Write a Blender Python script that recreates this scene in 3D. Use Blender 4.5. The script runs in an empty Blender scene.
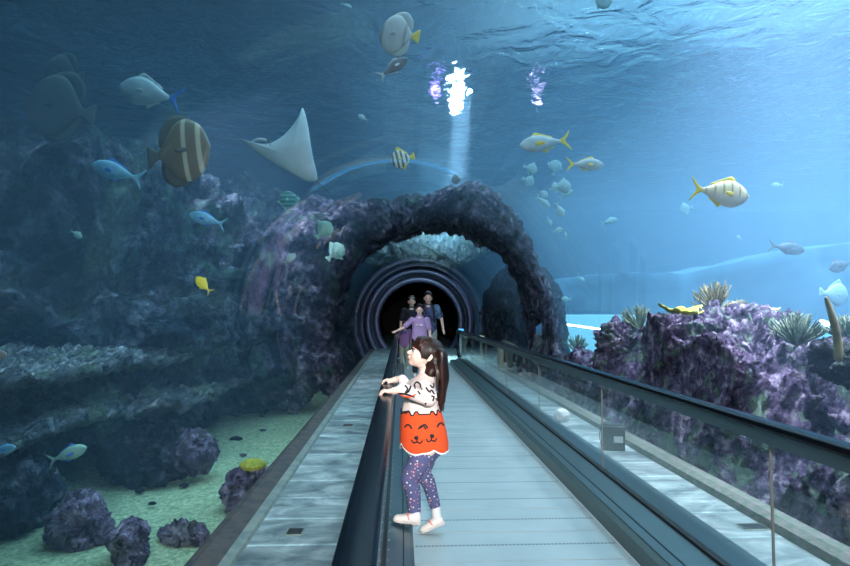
import bpy, bmesh, math, random
from mathutils import Vector, Matrix, noise, Quaternion
random.seed(7)
PI = math.pi
sc = bpy.context.scene
col = sc.collection
R = math.radians
V = Vector

# ------------------------------------------------------------------ camera
F = 567.0; CAMH = 1.33
yaw = math.atan(24 / F); pitch = math.atan(30 / F)
cam_d = bpy.data.cameras.new('camera'); cam = bpy.data.objects.new('camera', cam_d); col.objects.link(cam)
cam_d.lens = 24.0 * F / 566.7; cam_d.sensor_width = 36; cam_d.clip_start = 0.05; cam_d.clip_end = 200
cam.location = (0, 0, CAMH)
cam.rotation_euler = (PI / 2 + pitch, 0, -yaw)
sc.camera = cam
CR = cam.rotation_euler.to_matrix()
def at(px, py, Y):
    """world point seen at photo pixel (px,py) at distance Y along the tunnel"""
    d = CR @ V((px - 425, -(py - 283), -F))
    k = Y / d.y
    return V((d.x * k, Y, CAMH + d.z * k))

# ------------------------------------------------------------------ tunnel section
TX, TZ, TR = 0.68, 1.0, 2.0            # axis x, axis z, radius
XL, XR = TX - math.sqrt(TR**2 - TZ**2), TX + math.sqrt(TR**2 - TZ**2)
def push_out(v, r=TR + 0.04):
    """keep rock outside the tunnel"""
    dx, dz = v.x - TX, v.z - TZ
    if v.z < 0.0:
        if XL - .12 < v.x < XR + .12:
            v.x = XL - .12 if dx < 0 else XR + .12
        return v
    d = math.hypot(dx, dz)
    if d < r:
        if d < 1e-4: d = 1e-4; dz = 1e-4
        v.x = TX + dx / d * r; v.z = TZ + dz / d * r
    return v

# ------------------------------------------------------------------ materials
MATS = {}
def nodes(m):
    m.use_nodes = True
    nt = m.node_tree; nt.nodes.clear()
    out = nt.nodes.new('ShaderNodeOutputMaterial')
    return nt, out
def mat(name, c, rough=.6, metal=0., emit=None, estr=0., spec=.5, alpha=None, noise_amt=0., noise_scale=20., bump=0., bump_scale=60., c2=None, coat=0.):
    m = bpy.data.materials.new(name); nt, out = nodes(m)
    b = nt.nodes.new('ShaderNodeBsdfPrincipled')
    b.inputs['Base Color'].default_value = (*c, 1); b.inputs['Roughness'].default_value = rough
    b.inputs['Metallic'].default_value = metal; b.inputs['Specular IOR Level'].default_value = spec
    b.inputs['Coat Weight'].default_value = coat
    tc = nt.nodes.new('ShaderNodeTexCoord')
    if c2 is not None or noise_amt:
        n = nt.nodes.new('ShaderNodeTexNoise'); n.inputs['Scale'].default_value = noise_scale; n.inputs['Detail'].default_value = 5
        nt.links.new(tc.outputs['Object'], n.inputs['Vector'])
        r = nt.nodes.new('ShaderNodeValToRGB')
        cc = c2 if c2 is not None else tuple(x * (1 - noise_amt) for x in c)
        r.color_ramp.elements[0].position = .38; r.color_ramp.elements[0].color = (*c, 1)
        r.color_ramp.elements[1].position = .62; r.color_ramp.elements[1].color = (*cc, 1)
        nt.links.new(n.outputs['Fac'], r.inputs['Fac']); nt.links.new(r.outputs['Color'], b.inputs['Base Color'])
    if bump:
        n2 = nt.nodes.new('ShaderNodeTexNoise'); n2.inputs['Scale'].default_value = bump_scale; n2.inputs['Detail'].default_value = 4
        nt.links.new(tc.outputs['Object'], n2.inputs['Vector'])
        bp = nt.nodes.new('ShaderNodeBump'); bp.inputs['Strength'].default_value = bump; bp.inputs['Distance'].default_value = .02
        nt.links.new(n2.outputs['Fac'], bp.inputs['Height']); nt.links.new(bp.outputs['Normal'], b.inputs['Normal'])
    if emit is not None:
        b.inputs['Emission Color'].default_value = (*emit, 1); b.inputs['Emission Strength'].default_value = estr
    nt.links.new(b.outputs[0], out.inputs['Surface'])
    MATS[name] = m
    return m

def rock_mat(name, dark, mid, light, scale=3.0, green=(.10, .20, .12)):
    m = bpy.data.materials.new(name); nt, out = nodes(m); L = nt.links
    b = nt.nodes.new('ShaderNodeBsdfPrincipled'); b.inputs['Roughness'].default_value = .9; b.inputs['Specular IOR Level'].default_value = .15
    g = nt.nodes.new('ShaderNodeNewGeometry')
    n = nt.nodes.new('ShaderNodeTexNoise'); n.inputs['Scale'].default_value = scale; n.inputs['Detail'].default_value = 8; n.inputs['Roughness'].default_value = .7
    L.new(g.outputs['Position'], n.inputs['Vector'])
    r = nt.nodes.new('ShaderNodeValToRGB'); e = r.color_ramp.elements
    e[0].position = .36; e[0].color = (*dark, 1); e[1].position = .66; e[1].color = (*light, 1)
    x = e.new(.52); x.color = (*mid, 1)
    L.new(n.outputs['Fac'], r.inputs['Fac'])
    n2 = nt.nodes.new('ShaderNodeTexNoise'); n2.inputs['Scale'].default_value = scale * .8; n2.inputs['Detail'].default_value = 6
    mp = nt.nodes.new('ShaderNodeVectorMath'); mp.operation = 'ADD'; mp.inputs[1].default_value = (7.3, 1.1, 4.2)
    L.new(g.outputs['Position'], mp.inputs[0]); L.new(mp.outputs[0], n2.inputs['Vector'])
    r2 = nt.nodes.new('ShaderNodeValToRGB'); r2.color_ramp.elements[0].position = .54; r2.color_ramp.elements[1].position = .64
    L.new(n2.outputs['Fac'], r2.inputs['Fac'])
    mx = nt.nodes.new('ShaderNodeMix'); mx.data_type = 'RGBA'; mx.inputs['B'].default_value = (*green, 1)
    mul = nt.nodes.new('ShaderNodeMath'); mul.operation = 'MULTIPLY'; mul.inputs[1].default_value = .75
    L.new(r2.outputs['Color'], mul.inputs[0]); L.new(mul.outputs[0], mx.inputs['Factor']); L.new(r.outputs['Color'], mx.inputs['A'])
    L.new(mx.outputs['Result'], b.inputs['Base Color'])
    v = nt.nodes.new('ShaderNodeTexNoise'); v.inputs['Scale'].default_value = scale * 6; v.inputs['Detail'].default_value = 5; v.inputs['Roughness'].default_value = .65
    L.new(g.outputs['Position'], v.inputs['Vector'])
    bp = nt.nodes.new('ShaderNodeBump'); bp.inputs['Strength'].default_value = 1.0; bp.inputs['Distance'].default_value = .10
    L.new(v.outputs['Fac'], bp.inputs['Height'])
    vo = nt.nodes.new('ShaderNodeTexVoronoi'); vo.feature = 'F1'; vo.inputs['Scale'].default_value = scale * 2.6
    wv = nt.nodes.new('ShaderNodeVectorMath'); wv.operation = 'MULTIPLY_ADD'; wv.inputs[1].default_value = (.25, .25, .25)
    L.new(v.outputs['Color'], wv.inputs[0]); L.new(g.outputs['Position'], wv.inputs[2]); L.new(wv.outputs[0], vo.inputs['Vector'])
    b2 = nt.nodes.new('ShaderNodeBump'); b2.invert = True; b2.inputs['Strength'].default_value = 1.0; b2.inputs['Distance'].default_value = .12
    L.new(vo.outputs['Distance'], b2.inputs['Height']); L.new(bp.outputs['Normal'], b2.inputs['Normal']); L.new(b2.outputs['Normal'], b.inputs['Normal'])
    L.new(b.outputs[0], out.inputs['Surface']); MATS[name] = m
    return m

M_reef = rock_mat('reef_rock', (.03, .025, .05), (.24, .18, .33), (.80, .72, .90), 7.0, (.24, .42, .28))
M_arch = rock_mat('arch_rock', (.05, .05, .08), (.21, .19, .29), (.70, .64, .80), 3.0, (.14, .24, .2))
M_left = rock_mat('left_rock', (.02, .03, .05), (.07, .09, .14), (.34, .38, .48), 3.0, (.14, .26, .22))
M_purple = rock_mat('purple_rock', (.10, .08, .13), (.32, .26, .40), (.62, .54, .70), 4.0, (.24, .26, .2))
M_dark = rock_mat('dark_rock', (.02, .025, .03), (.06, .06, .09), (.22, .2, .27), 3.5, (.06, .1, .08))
M_ledge = rock_mat('ledge_rock', (.08, .11, .13), (.30, .35, .40), (.80, .82, .85), 4.0, (.3, .42, .3))

M_black = mat('rail_rubber', (.004, .007, .012), .22, spec=.13)
M_steel = mat('brushed_steel', (.30, .40, .42), .38, metal=.75, bump=.05, bump_scale=200)
M_deck = mat('deck_metal', (.11, .17, .19), .32, metal=.6)
M_skirt = mat('skirt_metal', (.10, .14, .14), .35, metal=.6)
M_gasket = mat('gasket', (.01, .012, .014), .5)
M_yellow = mat('yellow_coral', (.55, .55, .06), .8, c2=(.32, .38, .05), noise_scale=14, bump=.6)
M_coralg = mat('branch_coral', (.12, .20, .16), .9, c2=(.28, .33, .25), noise_scale=10)
M_coralb = mat('brown_coral', (.22, .20, .12), .9, c2=(.34, .30, .16), noise_scale=9)
M_white = mat('white_cloth', (.85, .80, .78), .8)
M_box = mat('black_plastic', (.02, .03, .035), .4)
M_label = mat('label_plate', (.75, .75, .78), .6)
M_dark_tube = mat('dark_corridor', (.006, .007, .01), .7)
M_ring = mat('ring_metal', (.05, .08, .17), .35, metal=.3, c2=(.07, .08, .16), noise_scale=1.0)
M_ring2 = mat('ring_dark', (.02, .03, .06), .5)

def glass_mat(name, tint, ior=1.5, refl=1.0, rough=0.0, wav=0.0):
    m = bpy.data.materials.new(name); nt, out = nodes(m); L = nt.links
    t = nt.nodes.new('ShaderNodeBsdfTransparent'); t.inputs['Color'].default_value = (*tint, 1)
    g = nt.nodes.new('ShaderNodeBsdfGlossy'); g.inputs['Roughness'].default_value = rough; g.inputs['Color'].default_value = (refl, refl, refl, 1)
    fr = nt.nodes.new('ShaderNodeFresnel')
    ge = nt.nodes.new('ShaderNodeNewGeometry'); io = nt.nodes.new('ShaderNodeMix'); io.inputs[2].default_value = ior; io.inputs[3].default_value = 1 / ior
    L.new(ge.outputs['Backfacing'], io.inputs[0]); L.new(io.outputs[0], fr.inputs['IOR'])
    if wav:
        tc = nt.nodes.new('ShaderNodeTexCoord'); n = nt.nodes.new('ShaderNodeTexNoise'); n.inputs['Scale'].default_value = 1.2
        n.inputs['Detail'].default_value = 1.0
        L.new(tc.outputs['Object'], n.inputs['Vector'])
        bp = nt.nodes.new('ShaderNodeBump'); bp.inputs['Strength'].default_value = wav; bp.inputs['Distance'].default_value = .02
        L.new(n.outputs['Fac'], bp.inputs['Height']); L.new(bp.outputs['Normal'], g.inputs['Normal'])
    mx = nt.nodes.new('ShaderNodeMixShader')
    L.new(fr.outputs[0], mx.inputs[0]); L.new(t.outputs[0], mx.inputs[1]); L.new(g.outputs[0], mx.inputs[2])
    L.new(mx.outputs[0], out.inputs['Surface']); MATS[name] = m
    return m
M_acryl = glass_mat('acrylic', (.98, .99, 1.0), 1.17, .9, 0.0, .0)
M_glass = glass_mat('balustrade_glass', (.93, .975, .97), 1.45, 1.0)

# water: scattering and absorbing volume
M_water = bpy.data.materials.new('sea_water'); nt, out = nodes(M_water)
vs = nt.nodes.new('ShaderNodeVolumeScatter'); vs.inputs['Color'].default_value = (.42, .70, 1.0, 1); vs.inputs['Density'].default_value = .034; vs.inputs['Anisotropy'].default_value = .2
va = nt.nodes.new('ShaderNodeVolumeAbsorption'); va.inputs['Color'].default_value = (.20, .66, .93, 1); va.inputs['Density'].default_value = .065
ad = nt.nodes.new('ShaderNodeAddShader'); nt.links.new(vs.outputs[0], ad.inputs[0]); nt.links.new(va.outputs[0], ad.inputs[1]); nt.links.new(ad.outputs[0], out.inputs['Volume'])

# ------------------------------------------------------------------ mesh helpers
def new_obj(name, bm, m, parent=None, smooth=True):
    me = bpy.data.meshes.new(name)
    if smooth:
        for f in bm.faces: f.smooth = True
    bm.to_mesh(me); bm.free()
    me.materials.append(m)
    o = bpy.data.objects.new(name, me); col.objects.link(o)
    if parent is not None: o.parent = parent
    return o
def empty(name, loc, label=None, cat=None, group=None):
    o = bpy.data.objects.new(name, None); col.objects.link(o); o.location = loc; o.empty_display_size = .1
    tag(o, label, cat, group)
    return o
def tag(o, label=None, cat=None, group=None, kind=None):
    if label: o['label'] = label
    if cat: o['category'] = cat
    if group: o['group'] = group
    if kind: o['kind'] = kind
    return o
def struct(o): o['kind'] = 'structure'; return o
def settle(root, parts):
    """parts built in world space are re-expressed relative to their thing's empty"""
    off = V(root.location)
    for p in parts:
        p.data.transform(Matrix.Translation(-off))
def box(bm, x0, x1, y0, y1, z0, z1, bev=0.):
    r = bmesh.ops.create_cube(bm, size=1)
    for v in r['verts']:
        v.co = V(((x0 + x1) / 2 + v.co.x * (x1 - x0), (y0 + y1) / 2 + v.co.y * (y1 - y0), (z0 + z1) / 2 + v.co.z * (z1 - z0)))
    if bev:
        es = list({e for v in r['verts'] for e in v.link_edges})
        bmesh.ops.bevel(bm, geom=es, offset=bev, segments=3, affect='EDGES', profile=.5)
def prism(bm, prof, y0, y1, n=1):
    """closed XZ profile swept along y"""
    rings = []
    for k in range(n + 1):
        y = y0 + (y1 - y0) * k / n
        rings.append([bm.verts.new((x, y, z)) for x, z in prof])
    m = len(prof)
    for a, b in zip(rings, rings[1:]):
        for i in range(m): bm.faces.new((a[i], a[(i + 1) % m], b[(i + 1) % m], b[i]))
    bm.faces.new(rings[0][::-1]); bm.faces.new(rings[-1])
    bmesh.ops.recalc_face_normals(bm, faces=bm.faces[:])
def tube(bm, pts, rad, seg=10, cap=True, flat=1.0, flat_axis=None):
    """swept round tube with rounded ends; rad scalar or list"""
    pts = [V(p) for p in pts]; n = len(pts)
    if not hasattr(rad, '__len__'): rad = [rad] * n
    P, Rr = [], []
    if cap:
        d = (pts[0] - pts[1]).normalized()
        for a in (80, 50, 25): P.append(pts[0] + d * rad[0] * math.sin(R(a))); Rr.append(rad[0] * math.cos(R(a)))
    P += pts; Rr += list(rad)
    if cap:
        d = (pts[-1] - pts[-2]).normalized()
        for a in (25, 50, 80): P.append(pts[-1] + d * rad[-1] * math.sin(R(a))); Rr.append(rad[-1] * math.cos(R(a)))
    rings = []; ref = None
    for i, p in enumerate(P):
        t = (P[min(i + 1, len(P) - 1)] - P[max(i - 1, 0)]).normalized()
        if ref is None:
            ref = t.orthogonal().normalized()
        ref = (ref - t * ref.dot(t)).normalized()
        bi = t.cross(ref)
        ring = []
        for k in range(seg):
            a = 2 * PI * k / seg
            off = ref * math.cos(a) * Rr[i] + bi * math.sin(a) * Rr[i]
            if flat_axis is not None:
                fa = flat_axis; off = off - fa * off.dot(fa) * (1 - flat)
            ring.append(bm.verts.new(p + off))
        rings.append(ring)
    for a, b in zip(rings, rings[1:]):
        for k in range(seg): bm.faces.new((a[k], a[(k + 1) % seg], b[(k + 1) % seg], b[k]))
    bm.faces.new(rings[0][::-1]); bm.faces.new(rings[-1])
def ell(bm, c, r, rot=None, sub=3):
    q = bmesh.ops.create_icosphere(bm, subdivisions=sub, radius=1)
    M3 = rot if rot is not None else Matrix.Identity(3)
    for v in q['verts']:
        v.co = V(c) + M3 @ V((v.co.x * r[0], v.co.y * r[1], v.co.z * r[2]))
def pillow(bm, outline, thick, fn, rings=8, c=None, edge=.15):
    """star-shaped 2D outline -> domed solid; fn(x,y,h) maps to 3D"""
    n = len(outline)
    if c is None: c = (sum(p[0] for p in outline) / n, sum(p[1] for p in outline) / n)
    for_side = {}
    rim = None
    for side in (1, -1):
        ctr = bm.verts.new(fn(c[0], c[1], side * thick / 2)); prev = None
        for k in range(1, rings + 1):
            s = k / rings
            h = thick / 2 * (edge + (1 - edge) * math.sqrt(max(0, 1 - s * s)))
            if k == rings: h = thick / 2 * edge
            ring = [bm.verts.new(fn(c[0] + (p[0] - c[0]) * s, c[1] + (p[1] - c[1]) * s, side * h)) for p in outline]
            if prev is None:
                for i in range(n): bm.faces.new((ctr, ring[i], ring[(i + 1) % n]))
            else:
                for i in range(n): bm.faces.new((prev[i], ring[i], ring[(i + 1) % n], prev[(i + 1) % n]))
            prev = ring
        for_side[side] = prev
    a, b = for_side[1], for_side[-1]
    for i in range(n): bm.faces.new((a[i], b[i], b[(i + 1) % n], a[(i + 1) % n]))
    bmesh.ops.recalc_face_normals(bm, faces=bm.faces[:])
def smooth_poly(pts, n=6):
    """closed Catmull-Rom through pts"""
    out = []; m = len(pts)
    for i in range(m):
        p0, p1, p2, p3 = [pts[(i + k - 1) % m] for k in range(4)]
        for j in range(n):
            t = j / n
            out.append(tuple(.5 * (2 * p1[d] + (p2[d] - p0[d]) * t + (2 * p0[d] - 5 * p1[d] + 4 * p2[d] - p3[d]) * t * t + (3 * p1[d] - p0[d] - 3 * p2[d] + p3[d]) * t**3) for d in range(len(p1))))
    return out
def spline(pts, n=6):
    """open Catmull-Rom"""
    out = []; pts = [V(p) for p in pts]; m = len(pts)
    for i in range(m - 1):
        p0, p1, p2, p3 = pts[max(i - 1, 0)], pts[i], pts[i + 1], pts[min(i + 2, m - 1)]
        for j in range(n):
            t = j / n
            out.append(.5 * (2 * p1 + (p2 - p0) * t + (2 * p0 - 5 * p1 + 4 * p2 - p3) * t * t + (3 * p1 - p0 - 3 * p2 + p3) * t**3))
    out.append(pts[-1]); return out
def fused(name, bm, m, parent, voxel=.006, smooth_it=3):
    """overlapping closed shells -> one continuous skin"""
    o = new_obj(name, bm, m, None)
    md = o.modifiers.new('r', 'REMESH'); md.mode = 'VOXEL'; md.voxel_size = voxel; md.use_smooth_shade = True
    if smooth_it:
        s = o.modifiers.new('s', 'SMOOTH'); s.iterations = smooth_it; s.factor = .5
    dg = bpy.context.evaluated_depsgraph_get()
    me = bpy.data.meshes.new_from_object(o.evaluated_get(dg))
    o.modifiers.clear(); old = o.data; o.data = me; bpy.data.meshes.remove(old)
    if not me.materials: me.materials.append(m)
    for p in me.polygons: p.use_smooth = True
    o.parent = parent
    return o

# ------------------------------------------------------------------ rocks
def crag(p, s=1.0, seed=0.):
    q = V((p.x + seed, p.y - seed * .7, p.z + seed * .3))
    a = noise.fractal(q * 1.1 / s, 1.0, 2.0, 3)
    b = noise.ridged_multi_fractal(q * 2.6 / s, .9, 2.1, 4, 1.0, 2.0) - 1.0
    c = noise.fractal(q * 9.0 / s, .7, 2.0, 4) + 1.2 * (.35 - noise.voronoi(q * 6.5 / s)[0][0])
    return a, b, c
def boulder(name, c, r, mtl, sub=5, seed=0., amp=(.35, .14, .05), s=1.0, rot=0., parent=None, clampz=None, flatten=None, local=True):
    bm = bmesh.new()
    bmesh.ops.create_icosphere(bm, subdivisions=sub, radius=1)
    Rm = Matrix.Rotation(rot, 3, 'Z'); c = V(c)
    mr = min(r)
    for v in bm.verts:
        n = v.co.normalized()
        p = Rm @ V((n.x * r[0], n.y * r[1], n.z * r[2]))
        wp = c + p
        a, b, cc = crag(wp, s, seed)
        nn = (Rm @ V((n.x / r[0], n.y / r[1], n.z / r[2]))).normalized()
        d = (a * amp[0] + b * amp[1] + cc * amp[2]) * mr
        wp = wp + nn * d
        if flatten is not None and wp.z > flatten: wp.z = flatten + (wp.z - flatten) * .25
        push_out(wp)
        if clampz is not None and wp.z < clampz: wp.z = clampz
        v.co = wp - c if local else wp
    o = new_obj(name, bm, mtl, parent)
    if local: o.location = c
    return o

sc.view_settings.view_transform = 'Standard'; sc.view_settings.look = 'None'; sc.view_settings.gamma = 1; sc.view_settings.exposure = 0.0; sc.view_settings.use_curve_mapping = False
cy = sc.cycles
cy.use_denoising = True; cy.max_bounces = 10; cy.transparent_max_bounces = 24; cy.volume_bounces = 1; cy.glossy_bounces = 5; cy.transmission_bounces = 6; cy.diffuse_bounces = 3
cy.caustics_refractive = False; cy.caustics_reflective = False; cy.sample_clamp_indirect = 4.0; cy.blur_glossy = .5
# ------------------------------------------------------------------ tank shell
SZ = -0.62           # sand level
WZ = 6.3             # water surface
X0, X1, Y0, Y1 = -13., 26., -7., 27.
M_sand = bpy.data.materials.new('coral_sand'); nt, out = nodes(M_sand); L = nt.links
b = nt.nodes.new('ShaderNodeBsdfPrincipled'); b.inputs['Roughness'].default_value = .95; b.inputs['Specular IOR Level'].default_value = .1
g = nt.nodes.new('ShaderNodeNewGeometry')
n = nt.nodes.new('ShaderNodeTexNoise'); n.inputs['Scale'].default_value = 20; n.inputs['Detail'].default_value = 6; n.inputs['Roughness'].default_value = .8
L.new(g.outputs['Position'], n.inputs['Vector'])
r = nt.nodes.new('ShaderNodeValToRGB'); r.color_ramp.elements[0].position = .36; r.color_ramp.elements[0].color = (.22, .36, .20, 1); r.color_ramp.elements[1].position = .64; r.color_ramp.elements[1].color = (.85, .98, .62, 1)
L.new(n.outputs['Fac'], r.inputs['Fac']); L.new(r.outputs['Color'], b.inputs['Base Color'])
bp = nt.nodes.new('ShaderNodeBump'); bp.inputs['Strength'].default_value = .9; bp.inputs['Distance'].default_value = .03
L.new(n.outputs['Fac'], bp.inputs['Height']); L.new(bp.outputs['Normal'], b.inputs['Normal']); L.new(b.outputs[0], out.inputs['Surface'])
def sand(name, x0, x1, y0, y1, nx, ny):
    bm = bmesh.new(); g = []
    for j in range(ny + 1):
        row = []
        for i in range(nx + 1):
            x = x0 + (x1 - x0) * i / nx; y = y0 + (y1 - y0) * j / ny
            z = SZ + .05 * noise.fractal(V((x * .9, y * .9, 0)), 1., 2., 3) + .012 * noise.noise(V((x * 7, y * 4, 3)))
            row.append(bm.verts.new((x, y, z)))
        g.append(row)
    for j in range(ny):
        for i in range(nx): bm.faces.new((g[j][i], g[j][i + 1], g[j + 1][i + 1], g[j + 1][i]))
    return struct(new_obj(name, bm, M_sand))
sand('floor_sand', X0, XL - .08, Y0, Y1, 110, 220)
sand('floor_sand_right', XR + .08, X1, Y0, Y1, 110, 110)

M_tankwall = mat('tank_wall', (.05, .13, .20), .9, c2=(.09, .18, .25), noise_scale=.5, bump=.4, bump_scale=3)
def wall(name, pts):
    bm = bmesh.new(); bm.faces.new([bm.verts.new(p) for p in pts]); return struct(new_obj(name, bm, M_tankwall, smooth=False))
T = .3
def wbox(name, *a, m=M_tankwall):
    bm = bmesh.new(); box(bm, *a); return struct(new_obj(name, bm, m, smooth=False))
wbox('wall_left', X0 - T, X0, Y0 - T, Y1 + T, -1.2, 9)
wbox('wall_right', X1, X1 + T, Y0 - T, Y1 + T, -1.2, 9)
def wall_with_hole(name, y0, y1, m):
    # tank end wall with a round-topped mouth for the tunnel
    bm = bmesh.new()
    prof = [(X0, -1.2), (X0, 9), (X1, 9), (X1, -1.2), (XR, -1.2)]
    a0 = math.asin(-TZ / TR)
    prof += [(TX + TR * math.cos(a0 + (PI - 2 * a0) * k / 40), TZ + TR * math.sin(a0 + (PI - 2 * a0) * k / 40)) for k in range(41)]
    prof += [(XL, -1.2)]
    prism(bm, prof, y0, y1)
    return struct(new_obj(name, bm, m, smooth=False))
wall_with_hole('wall_back', Y1, Y1 + T, M_tankwall)
wall_with_hole('wall_front', Y0 - T, Y0, M_tankwall)
# rock terraces on the far right wall, seen as a paler step through the haze
def terrace(name, ctrl, y_thick, m, seed):
    bm = bmesh.new(); rows = []
    pts = spline([V((p[0], p[1], p[2])) for p in ctrl], 14)
    for i, p in enumerate(pts):
        row = []
        for k in range(15):
            t = k / 14
            z = SZ - .2 + (p.z - SZ + .2) * min(1, t * 1.25)
            y = p.y + (0 if t < .8 else (t - .8) / .2 * y_thick)
            w = V((p.x, y, z)); a, b_, c_ = crag(w, 2.5, seed)
            w.y += (-a * .6 - b_ * .25) * (1 if t < .8 else .3); w.z += a * .15 * t
            row.append(bm.verts.new(w))
        rows.append(row)
    for r0, r1 in zip(rows, rows[1:]):
        for k in range(14): bm.faces.new((r0[k], r1[k], r1[k + 1], r0[k + 1]))
    return struct(new_obj(name, bm, m))
terrace('wall_terrace', [(4.5, 24, 2.4), (7.5, 22, 2.9), (9.8, 20, 2.75), (11, 19, 3.0), (13.0, 18, 3.45), (17, 17, 3.9), (25.8, 16, 4.4)], 3.0, M_tankwall, 3.)

# glowing pane standing in for a bright patch of far water
M_pane = mat('lit_window', (.2, .5, .6), .3, emit=(.30, .68, .85), estr=.62)
M_strip = mat('light_strip', (.8, .9, 1), .3, emit=(.55, .75, 1.0), estr=30.)
M_frame = mat('window_frame', (.03, .08, .12), .6)

# floor slab and tunnel plinth
M_stone = bpy.data.materials.new('slate_paving'); nt, out = nodes(M_stone); L = nt.links
b = nt.nodes.new('ShaderNodeBsdfPrincipled'); b.inputs['Roughness'].default_value = .42; b.inputs['Specular IOR Level'].default_value = .6
g = nt.nodes.new('ShaderNodeNewGeometry'); sx = nt.nodes.new('ShaderNodeSeparateXYZ'); L.new(g.outputs['Position'], sx.inputs[0])
mv = nt.nodes.new('ShaderNodeVectorMath'); mv.operation = 'MULTIPLY'; mv.inputs[1].default_value = (1.3, 2.0, 1); L.new(g.outputs['Position'], mv.inputs[0])
n = nt.nodes.new('ShaderNodeTexNoise'); n.inputs['Scale'].default_value = 2.3; n.inputs['Detail'].default_value = 9; n.inputs['Roughness'].default_value = .66; n.inputs['Distortion'].default_value = .6
L.new(mv.outputs[0], n.inputs['Vector'])
r = nt.nodes.new('ShaderNodeValToRGB'); e = r.color_ramp.elements
e[0].position = .34; e[0].color = (.10, .14, .16, 1); e[1].position = .68; e[1].color = (.56, .64, .64, 1); x = e.new(.5); x.color = (.27, .34, .35, 1)
L.new(n.outputs['Fac'], r.inputs['Fac'])
br = nt.nodes.new('ShaderNodeTexBrick'); br.inputs['Scale'].default_value = 1.0; br.offset = .0
br.inputs['Color1'].default_value = (.75, .75, .75, 1); br.inputs['Color2'].default_value = (1.15, 1.15, 1.15, 1); br.inputs['Mortar'].default_value = (1.5, 1.5, 1.5, 1)
br.inputs['Brick Width'].default_value = 3.0; br.inputs['Row Height'].default_value = .42; br.inputs['Mortar Size'].default_value = .014; br.inputs['Mortar Smooth'].default_value = .3
L.new(g.outputs['Position'], br.inputs['Vector'])
mx = nt.nodes.new('ShaderNodeMix'); mx.data_type = 'RGBA'; mx.blend_type = 'MULTIPLY'; mx.inputs['Factor'].default_value = 1
L.new(r.outputs['Color'], mx.inputs['A']); L.new(br.outputs['Color'], mx.inputs['B']); L.new(mx.outputs['Result'], b.inputs['Base Color'])
bp = nt.nodes.new('ShaderNodeBump'); bp.inputs['Strength'].default_value = .35; bp.inputs['Distance'].default_value = .01
L.new(n.outputs['Fac'], bp.inputs['Height']); L.new(bp.outputs['Normal'], b.inputs['Normal']); L.new(b.outputs[0], out.inputs['Surface'])
M_curb = mat('curb_stone', (.16, .22, .22), .6, c2=(.26, .30, .27), noise_scale=9, bump=.3)
M_brown = mat('brown_sealant', (.10, .085, .08), .8, c2=(.05, .06, .07), noise_scale=12, bump=.4)
M_greenstone = mat('algae_curb', (.12, .17, .13), .8, c2=(.22, .20, .20), noise_scale=16, bump=.5)
bm = bmesh.new(); box(bm, XL + .0, XR - .0, Y0, 40, -1.2, 0)
struct(new_obj('floor', bm, M_stone, smooth=False))
bm = bmesh.new(); prism(bm, [(XL + .11, 0), (XL + .175, 0), (XL + .165, .022), (XL + .11, .03)], Y0, 23)
struct(new_obj('baseboard_left', bm, M_curb, smooth=False))
bm = bmesh.new(); prism(bm, [(XL - .30, SZ - .3), (XL - .28, SZ + .14), (XL - .16, -.10), (XL - .05, .045), (XL - .015, .045), (XL - .001, -.02), (XL - .001, SZ - .3)], Y0, 27)
struct(new_obj('trim_1', bm, M_brown, smooth=False))
bm = bmesh.new(); prism(bm, [(XL + .002, 0), (XL + .11, 0), (XL + .11, .016), (XL + .06, .03), (XL - .01, .045)], Y0, 23)
struct(new_obj('trim_8', bm, M_brown, smooth=False))
bm = bmesh.new(); prism(bm, [(XR - .14, 0), (XR - .002, 0), (XR + .015, .065), (XR - .08, .075), (XR - .13, .05)], Y0, 23)
struct(new_obj('baseboard_right', bm, M_greenstone, smooth=False))
bm = bmesh.new(); prism(bm, [(XR + .30, SZ - .3), (XR + .28, SZ + .14), (XR + .16, -.10), (XR + .05, .045), (XR + .015, .045), (XR + .001, -.02), (XR + .001, SZ - .3)], Y0, 27)
struct(new_obj('trim_2', bm, M_brown, smooth=False))

# water body: one closed volume with the tunnel cut out of its underside
def arc(r, n=72):
    a0 = math.asin((0.0 - TZ) / r)
    return [(TX + r * math.cos(a0 + (PI - 2 * a0) * k / n), TZ + r * math.sin(a0 + (PI - 2 * a0) * k / n)) for k in range(n + 1)]
bm = bmesh.new()
A = arc(TR + .035)
prof = [(A[0][0], -1.1)] + A + [(A[-1][0], -1.1), (X0 + .01, -1.1), (X0 + .01, WZ), (X1 - .01, WZ), (X1 - .01, -1.1)]
prism(bm, prof, Y0 + .01, Y1 - .01)
water = new_obj('sea_water', bm, M_water, smooth=False); tag(water, 'clear blue sea water filling the whole tank around the tunnel', 'water', kind='stuff')

# acrylic tunnel shell
bm = bmesh.new()
def shell(bm, r, y0, y1, flip):
    pr = arc(r, 96); g = []
    for y in [y0 + (y1 - y0) * k / 12 for k in range(13)]: g.append([bm.verts.new((x, y, z)) for x, z in pr])
    for a, b_ in zip(g, g[1:]):
        for i in range(len(pr) - 1):
            f = (a[i], a[i + 1], b_[i + 1], b_[i]); bm.faces.new(f if flip else f[::-1])
shell(bm, TR, Y0, 22, False)
struct(new_obj('ceiling_acrylic', bm, M_acryl))
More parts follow.
